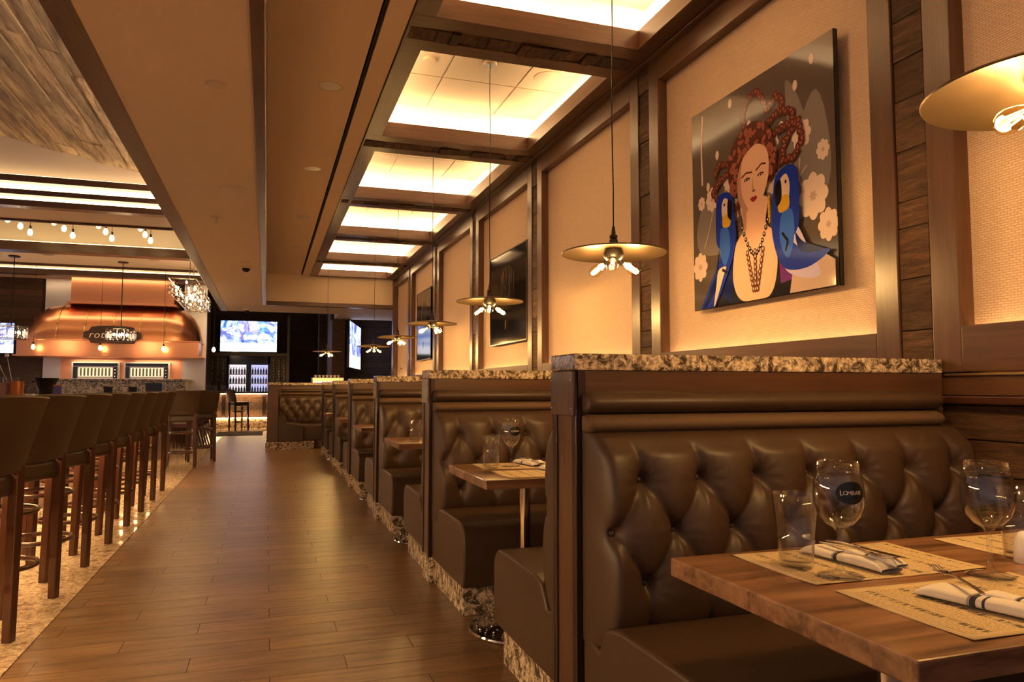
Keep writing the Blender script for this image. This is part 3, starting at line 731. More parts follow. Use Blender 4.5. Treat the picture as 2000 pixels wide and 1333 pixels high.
ss = MB().lathe([(.0, 0), (.021, 0), (.023, .004), (.0225, .03), (.019, .055), (.0135, .068), (.006, .072), (.0, .0725)], 24).build('salt_shaker', M['porcelain'], None, True, 0, (1.635, 1.235, ZT))
tag(ss, 'white porcelain salt shaker near the picture edge, first table', 'shaker')
# second booth table
placemat(1.02, 1.46, 3.40+.05, 3.40+.32, 'printed paper placemat under the glasses on the second table')
placemat(1.02, 1.46, 3.40-.31, 3.40-.03, 'printed paper placemat at the near side of the second table')
wine(1.178, 3.545, 'wine glass beside a tumbler on the second table', -1.45)
tumbler(1.058, 3.50, 'pint tumbler beside a wine glass on the second table')
napkin(1.29, 3.60, -1.45, 'folded white napkin behind the glasses on the second table'); napkin(1.32, 3.27, -1.3, 'rolled striped napkin at the near side of the second table', 1)
fork(1.285, 3.57, .790, -1.4, 'fork tucked in the napkin on the second table')
tumbler(1.05, 5.42, 'pint tumbler standing alone on the third table')

# ================================================================== PENDANTS, WALL ART, CEILING FITTINGS
def pendant(x, y, zs, ztop, label, rot):
    t = thing('pendant_lamp', label, 'pendant lamp', (x, y, zs), rot, 'flat disc pendant lamps')
    MB().lathe([(.0, ztop-zs-.026), (.055, ztop-zs-.026), (.065, ztop-zs-.012), (.066, ztop-zs)], 24).build('canopy', M['bronze'], t, 40)
    pts = [(.004*math.sin(i*.8)*(1 if 0 < i < 9 else 0), .003*math.cos(i*1.1)*(1 if 0 < i < 9 else 0), .115+(ztop-zs-.14)*i/9) for i in range(10)]
    MB().path(pts, .0036, 6).build('cord', M['blackm'], t, True)
    MB().lathe([(.007, .125), (.010, .10), (.011, .085), (.020, .08), (.021, .066), (.016, .062), (.022, .056), (.022, .035), (.030, .03), (.030, .02)], 18).build('socket', M['bronzem'], t, 40)
    sh = MB().lathe([(.028, .022), (.10, .016), (.20, .004), (.262, -.008), (.266, -.012), (.264, -.016), (.258, -.014), (.20, -.003), (.10, .009), (.0, .012)], 56).build('shade', M['bronze'], t, 40)
    MB().lathe([(.0, -.052), (.036, -.05), (.05, -.03), (.052, -.01), (.045, .008)], 20).build('hub', M['blackm'], t, 40)
    for i in range(3):
        a = 2*math.pi*i/3; d = Vector((math.cos(a)*math.cos(.50), math.sin(a)*math.cos(.50), -math.sin(.50))); q = d.to_track_quat('Z', 'Y').to_matrix().to_4x4()
        o = Vector((0, 0, -.030)) + d*.036
        MB().lathe([(.017, 0), (.0175, .022), (.014, .024)], 14, o, 0, q.to_3x3()).build('lamp_holder', M['blackm'], t, 40)
        b = MB().lathe([(.012, .02), (.014, .03), (.022, .052), (.029, .078), (.030, .095), (.024, .115), (.012, .126), (.0, .129)], 18, o, 0, q.to_3x3()).build('bulb', M['bulbglass'], t, True)
        f = MB()
        for j in range(4):
            u = 2*math.pi*j/4; e0 = o + q.to_3x3() @ Vector((.005*math.cos(u), .005*math.sin(u), .035)); e1 = o + q.to_3x3() @ Vector((.013*math.cos(u+.3), .013*math.sin(u+.3), .105))
            f.tube(e0, e1, .0015, n=6)
        f.build('filament', M['filament'], b)
        lamp('bulb_light', 'POINT', o + d*.08, K_PEND, (1, .62, .26), t, shadow_soft_size=.03)
    return t
PX_ = 1.655
for k, (py, rt) in enumerate(((1.165, 2.95), (3.335, -2.1), (5.52, -1.9), (7.64, -1.1), (9.83, -1.0), (12.1, -1.7))):
    pendant(PX_ + (.035 if k == 0 else 0), py, 1.845, 3.768, 'bronze disc pendant with three filament bulbs over the %s booth table' % ORD[k], rt)
pendant(1.08, 14.35, 1.865, 3.768, 'bronze disc pendant hanging over the end corner bench', -.9)

# ---- large portrait print (flat print: layered colour shapes under gloss, 1.19 x 1.2 m)
def gl(name, c, rough=.35): return plain(name, c, rough, coat=.7, spec=.0, coat_rough=.09)
art = thing('portrait_print', 'glossy portrait print of a woman with braided hair and two blue parrots', 'picture', (2.452, 3.255, 1.615))
AW, AH = 1.19, 1.20
pal = {'bg': gl('print_grey_brown', (.085, .065, .055)), 'mist': gl('print_mist_grey', (.17, .145, .14)), 'dark': gl('print_black', (.010, .008, .010)), 'skin': gl('print_skin', (.60, .36, .26)), 'skin2': gl('print_skin_shade', (.38, .20, .135)),
       'hair': gl('print_auburn_hair', (.075, .022, .016)), 'hair2': gl('print_auburn_light', (.24, .075, .055)), 'lip': gl('print_red', (.27, .025, .025)), 'blue': gl('print_parrot_blue', (.012, .03, .30)), 'blue2': gl('print_parrot_light_blue', (.03, .10, .48)), 'navy': gl('print_navy', (.006, .010, .08)),
       'yel': gl('print_yellow', (.50, .30, .03)), 'flower': gl('print_pale_flower', (.58, .45, .40)), 'flower2': gl('print_flower_shade', (.40, .29, .26)), 'purple': gl('print_purple', (.11, .02, .17)), 'lilac': gl('print_lilac', (.40, .36, .58)), 'brow': gl('print_brown_line', (.10, .03, .015)), 'silver': gl('print_silver', (.40, .36, .33))}
pk = list(pal); PM = MB(); LAY = [0]
def ap(u, v): return (-.0022-.00004*LAY[0], (.5-u)*AW, v*AH)      # u left to right as seen from the aisle, v up
def shape(pts, c):
    LAY[0] += 1; pts = [(min(max(a, .001), .999), min(max(b, .001), .999)) for a, b in pts]; PM.poly([ap(*p) for p in pts], pk.index(c))
def ell(u, v, a, b, c, rot=0, n=20, petals=0, pd=.12):
    out = []
    for i in range(n):
        t = 2*math.pi*i/n; k = 1-pd*1.6+pd*2.2*abs(math.cos(petals*t)) if petals else 1; x = a*k*math.cos(t); y = b*k*math.sin(t)
        out.append((u+x*math.cos(rot)-y*math.sin(rot), v+x*math.sin(rot)+y*math.cos(rot)))
    shape(out, c)
def curve_pts(p, n=6):
    q = [Vector((a, b, 0)) for a, b in p]; out = []; K = len(q)
    for i in range(K):
        p0, p1, p2, p3 = q[i-1], q[i], q[(i+1) % K], q[(i+2) % K]
        for j in range(n):
            t = j/n; out.append(tuple((.5*((2*p1)+(p2-p0)*t+(2*p0-5*p1+4*p2-p3)*t*t+(3*p1-p0-3*p2+p3)*t**3))[:2]))
    return out
def blob(p, c): shape(curve_pts(p), c)
def stroke(p, w, c):
    for (a, b), (e, f) in zip(p[:-1], p[1:]):
        d = math.hypot(e-a, f-b) or 1; nx, ny = -(f-b)/d*w/2, (e-a)/d*w/2; shape([(a+nx, b+ny), (a-nx, b-ny), (e-nx, f-ny), (e+nx, f+ny)], c)
shape([(0, 0), (1, 0), (1, 1), (0, 1)], 'bg')
blob([(.05, .3), (.3, .25), (.8, .3), (.97, .45), (.9, .8), (.7, .6), (.3, .55), (.08, .5)], 'mist')
blob([(.72, .9), (.80, .8), (.86, .6), (.80, .5), (.74, .65)], 'mist')
for u, v, r in ((.17, .53, .050), (.81, .645, .055), (.93, .545, .035), (.87, .375, .080), (.06, .215, .060), (.95, .245, .055), (.62, .50, .045), (.36, .44, .045), (.31, .58, .04), (.63, .66, .04), (.08, .53, .03)):
    ell(u, v, r, r*1.15, 'flower', 0, 64, 4, .09); ell(u, v, r*.25, r*.25, 'flower2', 0, 24, 3, .2)
for u, v in ((.22, .735), (.33, .95), (.69, .72), (.47, .80), (.78, .86), (.88, .93), (.14, .60)): ell(u, v, .014, .022, 'flower')
stroke([(.10, .97), (.085, .8), (.09, .62)], .012, 'flower'); stroke([(.80, .55), (.79, .47), (.82, .40)], .008, 'flower2'); stroke([(.79, .47), (.84, .51)], .006, 'flower2'); stroke([(.10, .30), (.15, .40), (.18, .47)], .006, 'flower2')
def braid(p, r):
    q = [Vector((a, b, 0)) for a, b in p]; s = 0
    for a, b in zip(q[:-1], q[1:]):
        n = max(2, int((b-a).length/(r*.62)))
        for i in range(n):
            c = a.lerp(b, i/n); an = math.atan2(b.y-a.y, b.x-a.x); s += 1
            ell(c.x, c.y, r, r*.62, 'hair', an+.8*(1 if s % 2 else -1), 12); ell(c.x, c.y+r*.1, r*.62, r*.26, 'hair2', an+.8*(1 if s % 2 else -1), 8)
braid([(.44, .79), (.42, .86), (.46, .92), (.53, .93), (.57, .88), (.60, .82), (.66, .86), (.70, .83), (.69, .76)], .026)
braid([(.60, .76), (.68, .79), (.76, .76), (.77, .69), (.71, .64), (.69, .57), (.62, .54)], .026)
braid([(.62, .70), (.72, .71), (.80, .70), (.82, .62), (.77, .56), (.68, .57)], .026)
braid([(.32, .66), (.24, .68), (.20, .63)], .024)
braid([(.32, .62), (.25, .60), (.19, .555), (.24, .50), (.31, .49)], .024); braid([(.34, .48), (.37, .43), (.40, .47)], .016)
blob([(.33, .55), (.32, .66), (.38, .76), (.50, .80), (.60, .76), (.66, .66), (.66, .54), (.60, .50), (.40, .50)], 'hair')
for i in range(70):
    a = RN.uniform(0, 6.28); r = RN.uniform(.02, .14); ell(.49+r*math.cos(a)*1.1, .68+r*math.sin(a)*.75, .017, .010, 'hair2', RN.uniform(0, 3), 8)
for i in range(26): ell(RN.uniform(.34, .40), RN.uniform(.50, .64), .014, .009, 'hair2', RN.uniform(0, 3), 8); ell(RN.uniform(.60, .66), RN.uniform(.53, .66), .014, .009, 'hair2', RN.uniform(0, 3), 8)
# clothing, neck, face
shape([(.22, 0), (.30, .22), (.44, .32), (.55, .10), (.70, .33), (.83, .20), (.90, 0)], 'dark')
shape([(.66, .30), (.72, .28), (.80, .20), (.76, .06), (.68, .05)], 'purple'); shape([(.24, .06), (.32, .24), (.40, .29), (.36, .1), (.33, 0)], 'navy')
blob([(.425, .44), (.60, .44), (.59, .33), (.645, .27), (.66, .12), (.60, 0.005), (.42, 0.005), (.35, .10), (.37, .26), (.435, .33)], 'skin')
shape([(.425, .44), (.46, .44), (.455, .33), (.44, .31)], 'skin2')
blob([(.395, .56), (.40, .47), (.44, .415), (.50, .395), (.56, .425), (.605, .50), (.62, .58), (.60, .655), (.53, .69), (.45, .66), (.41, .61)], 'skin')
blob([(.395, .56), (.40, .47), (.44, .415), (.47, .41), (.43, .48), (.42, .56), (.43, .64), (.41, .61)], 'skin2')
stroke([(.425, .566), (.46, .58), (.505, .572)], .008, 'brow'); stroke([(.53, .572), (.57, .592), (.60, .585)], .008, 'brow')
for u in (.465, .563): ell(u, .548, .021, .0075, 'dark', .06); ell(u, .546, .013, .005, 'flower', .06); ell(u, .547, .006, .006, 'brow')
blob([(.507, .55), (.512, .50), (.525, .488), (.518, .482), (.503, .487)], 'skin2'); ell(.513, .486, .009, .004, 'brow')
blob([(.487, .452), (.502, .462), (.512, .458), (.522, .463), (.536, .452), (.512, .436)], 'lip'); stroke([(.49, .451), (.534, .451)], .002, 'hair')
for u in (.405, .615):
    for j in range(6): ell(u, .43-.02*j, .008, .011, 'brow' if u < .5 else 'yel', 0, 8)
for i in range(15):
    t = i/14; ell(.425+.18*t, .335-.13*math.sin(math.pi*t), .010, .012, 'dark', 0, 8); ell(.425+.18*t, .337-.13*math.sin(math.pi*t), .005, .006, 'silver', 0, 6)
for i in range(8):
    w = .055-.006*i
    for s in (-1, 0, 1): ell(.515+s*w, .215-.024*i, .012, .014, 'brow', 0, 8); ell(.515+s*w, .217-.024*i, .006, .007, 'silver', 0, 6)
def parrot(u, v, s, fl, te=-.42):
    def q(a, b): return (u+fl*a*s, v+b*s)
    blob([q(-.02, .33), q(.10, .36), q(.15, .28), q(.15, .05), q(.10, -.04), q(.22, .35*te-.06), q(.36, te), q(.20, .7*te-.10), q(.02, -.16), q(-.06, .02), q(-.05, .20)], 'blue')
    blob([q(.02, .12), q(.10, .12), q(.11, -.02), q(.06, -.12), q(.0, -.02)], 'blue2'); blob([q(.12, .0), q(.18, .45*te), q(.32, .92*te), q(.16, .5*te-.04)], 'navy')
    blob([q(.01, .30), q(.06, .32), q(.085, .26), q(.07, .18), q(.01, .17), q(-.01, .24)], 'flower'); blob([q(-.005, .20), q(.07, .21), q(.075, .14), q(.0, .13)], 'yel'); blob([q(-.03, .27), q(.015, .30), q(.02, .20), q(-.02, .17)], 'dark'); ell(*q(.055, .28), .008*s, .010*s, 'dark')
shape([(.74, .0), (.78, .18), (.90, .16), (1, .10), (1, .0)], 'flower2'); blob([(.70, .20), (.78, .28), (.86, .16), (.92, .06), (.84, .05), (.72, .10)], 'lilac')
parrot(.685, .245, .80, 1, -.13); parrot(.335, .272, .72, -1)
blob([(.20, .0), (.28, .14), (.30, .18), (.24, .17), (.22, .10)], 'flower')
stroke([(.70, .26), (.735, .22), (.72, .18)], .012, 'dark'); stroke([(.27, .17), (.31, .15)], .014, 'dark')
PM.build('print', [pal[k] for k in pk], art)
bx('acrylic_panel', M['black_gloss'], 0, .024, -AW/2, AW/2, 0, AH, art); bx('wall_mount', M['blackm'], .024, .068, -AW/2+.2, AW/2-.2, .2, AH-.2, art)

def dark_print(y0, y1, z0, z1, label):
    t = thing('dark_print', label, 'picture', (2.455, (y0+y1)/2, z0), 0, 'black glass prints')
    w, h = y1-y0, z1-z0
    bx('panel', M['black_gloss'], .006, .03, -w/2, w/2, 0, h, t); bx('wall_mount', M['blackm'], .03, .066, -w/4, w/4, .2, h-.2, t)
    fr = MB()
    for a, b, c, d in ((-w/2, w/2, 0, .012), (-w/2, w/2, h-.012, h), (-w/2, -w/2+.012, 0, h), (w/2-.012, w/2, 0, h)): fr.box(.0, .034, a, b, c, d)
    fr.build('frame', M['bronzem'], t)
    fe = MB(); r = random.Random(5)
    for i in range(46):                    # pale hanging fronds printed on the glass
        u = r.uniform(-.22, .22); v = h*(.78+.06*math.cos(u*9)); l = h*r.uniform(.18, .42); dx = r.uniform(-.05, .05); ww = r.uniform(.004, .010)
        fe.poly([(.0045-.00002*i, u-ww, v), (.0045-.00002*i, u+ww, v), (.0045-.00002*i, u+dx+.002, v-l), (.0045-.00002*i, u+dx-.002, v-l)], i % 2)
    for i in range(12):
        u = .04+r.uniform(-.06, .06); fe.poly([(.0035-.00002*i, u-.008, h*.26), (.0035-.00002*i, u+.008, h*.26), (.0035-.00002*i, .04+(u-.04)*1.6, h*.15)], i % 2)
    fe.build('print', [gl('print_frond_grey', (.13, .10, .085)), gl('print_frond_dark', (.05, .038, .032))], t)
    return t
dark_print(6.90, 8.18, 1.635, 2.65, 'black glass print with pale fronds on the wall above the third booth')
dark_print(11.45, 12.6, 1.62, 2.78, 'black glass print farther along the wall, above the fifth booth')

# ---- ceiling fittings
def downlight(x, y, z, label, r=.075, power=K_DOWN, aim=0, soft=.07):
    t = thing('downlight', label, 'downlight', (x, y, z), 0, 'recessed downlights')
    MB().lathe([(r, 0), (r+.012, -.004), (r+.014, .0)], 28, close=True).build('trim_ring', M['white_plastic'], t, 40)
    MB().lathe([(r, -.002), (r*.8, .05), (r*.62, .10), (0, .10)], 28).build('reflector', M['steel'], t, 40)
    lamp('downlight_lamp', 'SPOT', (0, 0, -.004), power, (1, .60, .25), t, rot=(0, -aim, 0), spot_size=1.5 if aim else 1.9, spot_blend=1, shadow_soft_size=soft)
    return t
for k, y in enumerate((1.1, 3.3, 5.5, 7.69, 9.9, 12.1)):
    downlight(.405, y, 3.402, 'recessed reflector downlight, %s along the raised tan ceiling' % ORD[k], aim=math.radians(52))
def disc(name, x, y, z, r, label, cat, h=.008, m='white_plastic', grp=None):
    t = thing(name, label, cat, (x, y, z), 0, grp)
    MB().lathe([(0, -h), (r*.93, -h), (r, -h*.6), (r, 0)], 32).build('face_plate', M[m], t, 40); MB().lathe([(r*1.02, -.002), (r*1.05, 0), (r*.5, 0)], 32, close=True).build('rim', M[m], t, 40)
    return t
disc('ceiling_cover', -.294, 4.205, 2.80, .052, 'small round cover plate on the dropped soffit near the camera', 'cover plate')
disc('ceiling_speaker', -.298, 6.43, 2.80, .11, 'round flush loudspeaker grille in the dropped soffit', 'speaker', .004)
disc('ceiling_cover', -.29, 10.1, 2.80, .05, 'small round cover plate just before the dome camera on the soffit', 'cover plate')
disc('ceiling_speaker', 2.20, 5.63, 3.768, .12, 'round flush loudspeaker grille in the second lit coffer', 'speaker', .008, 'tile')
disc('smoke_detector', 1.18, 5.60, 3.768, .05, 'small white detector in the second lit coffer', 'detector', .02, 'tile')
sp = thing('fire_sprinkler', 'chrome fire sprinkler head on the dropped soffit', 'sprinkler', (-.492, 7.556, 2.80))
MB().lathe([(.045, 0), (.045, -.006), (.015, -.008), (.012, -.03), (0, -.03)], 20).build('escutcheon', M['white_plastic'], sp, 40); MB().lathe([(.0, -.055), (.022, -.055), (.022, -.052), (.004, -.05), (.004, -.03)], 12).build('deflector', M['chrome'], sp, 40)
dc = thing('dome_camera', 'dark dome security camera under the dropped soffit', 'camera', (-.296, 10.5, 2.80))
MB().lathe([(.075, 0), (.075, -.02), (.06, -.03)], 24).build('housing', M['white_plastic'], dc, 40); MB().lathe([(.055, -.03), (.05, -.055), (.03, -.075), (0, -.082)], 24).build('dome', M['black_gloss'], dc, True)
dc = thing('dome_camera', 'dark dome security camera at the far end of the soffit', 'camera', (-.42, 16.2, 2.80))
MB().lathe([(.075, 0), (.075, -.02), (.06, -.03)], 24).build('housing', M['white_plastic'], dc, 40); MB().lathe([(.055, -.03), (.05, -.055), (.03, -.075), (0, -.082)], 24).build('dome', M['black_gloss'], dc, True)

# ================================================================== BAR STOOLS AND BAR
def stool_parts(t, lm, wm):
    sm = MB(); n = 5                        # seat cushion, softly crowned
    MB().box(-.215, .215, -.20, .20, .655, .772).build('seat', lm, t, 60, .035, seg=4)
    bk = MB(); nu, nvv = 12, 8; V = []
    for side in (0, 1):
        for j in range(nvv+1):
            w = j/nvv; z = .765+.355*w; hw = .205+.045*w
            for i in range(nu+1):
                u = -1+2*i/nu; yy = -.205-.085*w**1.2+.035*u*u+(.0 if side else -.045); zz = z - (.012*u*u if j == nvv else 0) - (0 if side else 0)
                V.append((hw*u, yy, zz))
    W = nu+1; o = W*(nvv+1); F = []
    for j in range(nvv):
        for i in range(nu):
            a = j*W+i; F += [(a, a+1, a+W+1, a+W), (o+a, o+a+W, o+a+W+1, o+a+1)]
    for i in range(nu): F += [(i, o+i, o+i+1, i+1), (nvv*W+i, nvv*W+i+1, o+nvv*W+i+1, o+nvv*W+i)]
    for j in range(nvv): F += [(j*W, (j+1)*W, o+(j+1)*W, o+j*W), (j*W+nu, o+j*W+nu, o+(j+1)*W+nu, (j+1)*W+nu)]
    bk.add(V, F).build('backrest', lm, t, 60, .010, seg=3)
    for sx in (-1, 1):
        for sy in (-1, 1):
            m = MB(); x0, y0 = sx*.19, sy*.185; x1, y1 = sx*.175, sy*.17; zt = .80 if sy < 0 else .66; a = .0205; b = .024
            vs = [(x0-a, y0-a, 0), (x0+a, y0-a, 0), (x0+a, y0+a, 0), (x0-a, y0+a, 0), (x1-b, y1-b, zt), (x1+b, y1-b, zt), (x1+b, y1+b, zt), (x1-b, y1+b, zt)]
            if sy < 0: vs[4:] = [(p[0], p[1]-.035, p[2]) for p in vs[4:]]
            m.add(vs, [(0, 3, 2, 1), (4, 5, 6, 7), (0, 1, 5, 4), (1, 2, 6, 5), (2, 3, 7, 6), (3, 0, 4, 7)]); m.build('leg', wm, t, bevel=.004)
    for z, r in ((.215, .178), (.50, .170)):
        MB().path([(r*1.04*math.cos(a), r*1.04*math.sin(a), z) for a in [2*math.pi*i/28 for i in range(28)]], .011, 8, closed=True, rz=.014).build('foot_ring', wm, t, True)
st0 = thing('bar_stool', '', 'stool', (0, 0, 0), 0, 'brown leather bar stools'); stool_parts(st0, M['leather_stool'], M['stoolw'])
st_tree = tree(st0)
def stool(x, y, rz, label, grp='brown leather bar stools', first=[True]):
    o = st0 if first[0] else dup(st_tree); first[0] = False
    o.location = (x, y, 0); o.rotation_euler = (0, 0, rz); o['label'] = label; o['group'] = grp; return o
rz0 = math.radians(67.5)
for k in range(8):
    Rx, Ry = -1.088, 3.962 + .741*k
    a = rz0 + math.radians(RN.uniform(-2, 2)); ca, sa = math.cos(a), math.sin(a)
    lx, ly = .19, -.185                     # rear leg on the aisle side in stool coordinates
    stool(Rx-(lx*ca-ly*sa), Ry-(lx*sa+ly*ca), a, 'dark leather bar stool at the long bar, %s from the camera end' % ORD[k])
stool(-1.165, 11.80, math.radians(3), 'dark leather bar stool turned square to the camera, past the bar end')
stool(-.98, 12.75, math.radians(10), 'dark leather bar stool mostly hidden behind the one past the bar end')

bar = thing('bar_counter', 'long granite-topped bar counter behind the row of stools', 'bar counter', (-2.0, 6.0, 0))
bx('bar_top', M['granite'], -.62, .58, -5.2, 4.3, 1.025, 1.065, bar, .006); bx('bar_front', M['frame_y'], -.55, .15, -5.2, 4.2, .10, 1.025, bar); bx('bar_plinth', M['granite'], -.5, .19, -5.2, 4.2, 0, .10, bar)
bx('led_strip', M['led_bar'], .36, .39, -5.1, 4.2, 1.012, 1.022, bar)
for i in range(12): bx('front_panel', M['rustic_y'], .15, .165, -5.1+i*.79, -5.1+i*.79+.76, .14, .98, bar, .004)
bar2 = thing('bar_counter', 'short granite bar return beyond the end of the long bar', 'bar counter', (-2.6, 13.0, 0))
bx('bar_top', M['granite'], -2.2, 1.1, -.35, .40, 1.025, 1.065, bar2, .006); bx('bar_front', M['frame_x'], -2.2, 1.0, .0, .36, 0, 1.025, bar2); bx('led_strip', M['led_bar'], -2.1, .95, -.2, -.18, 1.012, 1.022, bar2)

# ---- plum chairs farther on
ch0 = None
def chair(x, y, rz, label):
    t = thing('dining_chair', label, 'chair', (x, y, 0), rz, 'plum upholstered chairs')
    MB().box(-.21, .21, -.2, .22, .40, .49).build('seat', M['leather_plum'], t, 60, .02)
    MB().prism([(-.17, .42), (-.22, .75), (-.30, .985), (-.26, 1.0), (-.19, .98), (-.13, .75), (-.11, .42)][::-1], -.205, .205).build('backrest', M['leather_plum'], t, 60, .02)
    for sx in (-1, 1):
        MB().tube((sx*.18, .19, 0), (sx*.17, .17, .42), .016, .021, 8).build('leg', M['stoolw'], t); MB().tube((sx*.19, -.30, 0), (sx*.175, -.17, .45), .016, .021, 8).build('leg', M['stoolw'], t)
    return t
for k, (x, y) in enumerate(((-1.42, 15.5), (-1.42, 16.0), (-1.41, 16.5), (-1.40, 17.0))):
    chair(x, y, math.radians(72), 'plum upholstered chair, %s of the row beyond the bar stools' % ORD[k])
dt = thing('dining_table', 'table in front of the row of plum chairs', 'table', (-2.15, 16.2, 0)); bx('tabletop', M['table'], -.35, .35, -.7, .7, .72, .76, dt, .004)
for s in (-.4, .4): MB().lathe([(.22, 0), (.22, .015), (.035, .04), (.03, .72)], 20).build('pedestal', M['blackm'], dt, 40, loc=(0, s, 0))

# ---- things standing on the long bar
ZB_ = 1.065
def on_bar(x, y): return (x, y, ZB_)
def crate(x, y, w, d, h, label, m):
    t = thing('condiment_crate', label, 'crate', on_bar(x, y), .1, 'wooden bar crates')
    for a, b, c, e in ((-w/2, w/2, -d/2, -d/2+.012), (-w/2, w/2, d/2-.012, d/2), (-w/2, -w/2+.012, -d/2, d/2), (w/2-.012, w/2, -d/2, d/2)): bx('side_board', m, a, b, c, e, 0, h, t, .002)
    bx('bottom_board', m, -w/2, w/2, -d/2, d/2, 0, .012, t)
    return t
crate(-1.83, 5.62, .20, .20, .125, 'open walnut crate on the bar at the picture edge', M['table'])
crate(-1.66, 5.66, .105, .16, .122, 'open dusky pink crate on the bar beside the walnut crate', plain('dusky_pink_wood', (.30, .15, .13), .5))
sh_ = thing('mixing_cup', 'tall copper mixing cup holding bar spoons', 'cup', on_bar(-1.555, 5.60)); MB().lathe([(0, 0), (.037, 0), (.040, .004), (.044, .13), (.045, .132), (.043, .132), (.038, .008), (0, .008)], 28).build('cup', M['copper'], sh_, 40)
for i, (a, b, l) in enumerate(((-.06, .01, .30), (-.11, -.01, .28))):
    t = thing('bar_spoon', '%s twisted bar spoon standing in the copper mixing cup' % ('upright' if i == 0 else 'leaning'), 'spoon', (-1.555, 5.60, ZB_+.01), 0, 'bar spoons')
    MB().tube((.0, .0, 0), (a, b, l*.93), .0025, n=8).build('handle', M['chrome'], t); MB().ball((a*1.03, b, l*.96), .014, 10, 0, 1.3).build('bowl', M['chrome'], t, True)
def bottle(name, x, y, z, r, h, label, m, cap, grp='bottles on the bar', liquid=None, cat='bottle', s=16):
    t = thing(name, label, cat, (x, y, z), 0, grp)
    MB().lathe([(0, 0), (r, 0), (r, h*.55), (r*.9, h*.63), (r*.36, h*.74), (r*.33, h*.92)], s).build('body', m, t, 50); MB().lathe([(r*.36, h*.92), (r*.40, h), (0, h)], s).build('stopper', cap, t, 50)
    if liquid: MB().lathe([(0, .006), (r*.9, .006), (r*.9, h*.22), (0, h*.22)], s).build('liquid', liquid, t, 50)
    return t
bottle('glass_decanter', -1.49, 5.72, ZB_, .032, .135, 'clear square-shouldered bottle with dark stopper on the bar', M['pane'], M['blackm'], liquid=plain('amber_liquid', (.12, .03, .01), .1))
bottle('cut_glass_bottle', -1.67, 5.35, ZB_, .027, .10, 'small cut glass bottle in front of the copper mixing cup', M['crystal'], M['bronzem'])
kk = thing('blue_carton', 'blue carton standing on the bar beyond the bottles', 'carton', on_bar(-1.50, 6.4)); bx('box', plain('blue_card', (.09, .08, .30), .5), -.028, .028, -.03, .03, 0, .105, kk, .002); bx('top_flap', plain('orange_card', (.50, .18, .06), .5), -.028, .028, -.03, .03, .105, .112, kk)
fn = thing('black_funnel_bin', 'black tapered bin behind the bar bottles', 'bin', on_bar(-1.62, 6.55)); MB().lathe([(.05, 0), (.052, .07), (.085, .16), (.087, .165), (.08, .165), (.048, .07), (0, .01)], 20).build('bin_body', M['blackm'], fn, 40)
for i, (x, y) in enumerate(((-1.90, 5.88), (-1.80, 5.95), (-1.70, 6.0), (-1.88, 6.1))):
    tag(obj('tumbler', tumb_me, None, 0, on_bar(x, y)), 'upturned clear tumbler behind the bar crates, %s in its row' % ORD[i], 'glass', 'bar tumblers')

# ================================================================== CHANDELIERS AND BULBS OVER THE BAR
def drum(x, y, label):
    t = thing('crystal_chandelier', label, 'chandelier', (x, y, 2.01), 0, 'drum crystal chandeliers')
    MB().lathe([(0, 1.47), (.09, 1.47), (.09, 1.485), (.04, 1.49)], 20).build('canopy', M['blackm'], t, 40)
    MB().tube((0, 0, .24), (0, 0, 1.475), .008, n=6).build('chain', M['blackm'], t)
    fr = MB(); [fr.path([(.235*math.cos(a), .235*math.sin(a), z) for a in [2*math.pi*i/24 for i in range(24)]], .007, 6, closed=True) for z in (.01, .235)]
    for i in range(3): a = 2*math.pi*i/3; fr.tube((0, 0, .24), (.235*math.cos(a), .235*math.sin(a), .235), .005, n=5)
    fr.build('ring_frame', M['blackm'], t)
    cm = MB().lathe([(.0, 0), (.022, .02), (.026, .06), (.026, .17), (.018, .20), (0, .21)], 6).mesh('crystal', M['crystal'])
    for i in range(20): a = 2*math.pi*i/20; obj('crystal', cm, t, 0, (.235*math.cos(a), .235*math.sin(a), .012), (0, 0, a))
    for i in range(4): a = 2*math.pi*i/4+.4; MB().ball((.11*math.cos(a), .11*math.sin(a), .13), .028, 10).build('bulb', M['glow'], t, True)
    lamp('chandelier_light', 'POINT', (0, 0, .12), 12, (1, .66, .34), t, shadow_soft_size=.08)
drum(-4.29, 15.05, 'drum crystal chandelier by the lit television, cut by the picture edge'); drum(-2.58, 15.16, 'drum crystal chandelier hanging in front of the kitchen sign')
rcx = thing('linear_chandelier', 'long rectangular crystal chandelier beside the dropped soffit', 'chandelier', (-1.28, 13.9, 2.64))
MB().box(-.05, .05, -.4, .4, .85, .86).build('canopy', M['blackm'], rcx)
for s in (-.35, .35): MB().tube((0, s, .22), (0, s, .85), .006, n=6).build('rod', M['chrome'], rcx)
fr = MB()
for z in (.0, .22):
    for sx in (-.2, .2): fr.tube((sx, -1.5, z), (sx, 1.5, z), .008, n=6)
    for sy in (-1.5, 1.5): fr.tube((-.2, sy, z), (.2, sy, z), .008, n=6)
fr.build('frame', M['chrome'], rcx)
cm = [MB().ball((0, 0, 0), r, 6, 0, 1.3).mesh('crystal', M['crystal']) for r in (.024, .03)]; cg = MB().ball((0, 0, 0), .017, 8, 0, 1.4).mesh('bulb', M['glow'])
for i in range(22):
    for sx in (-.2, .2):
        for z in (.04, .11, .18): obj('crystal', cm[(i) % 2], rcx, 0, (sx, -1.45+i*.138, z))
for i in range(5):
    for z in (.04, .11, .18): obj('crystal', cm[i % 2], rcx, 0, (-.16+i*.08, -1.5, z))
for i in range(16):
    for j in range(4): obj('crystal', cm[(i+j) % 2], rcx, 0, (-.15+j*.1, -1.4+i*.185, .0))
for i in range(34): obj('bulb', cg, rcx, 0, (RN.choice((-.17, -.06, .05, .16)), -1.45+i*.087, RN.choice((.03, .08, .13, .18))))
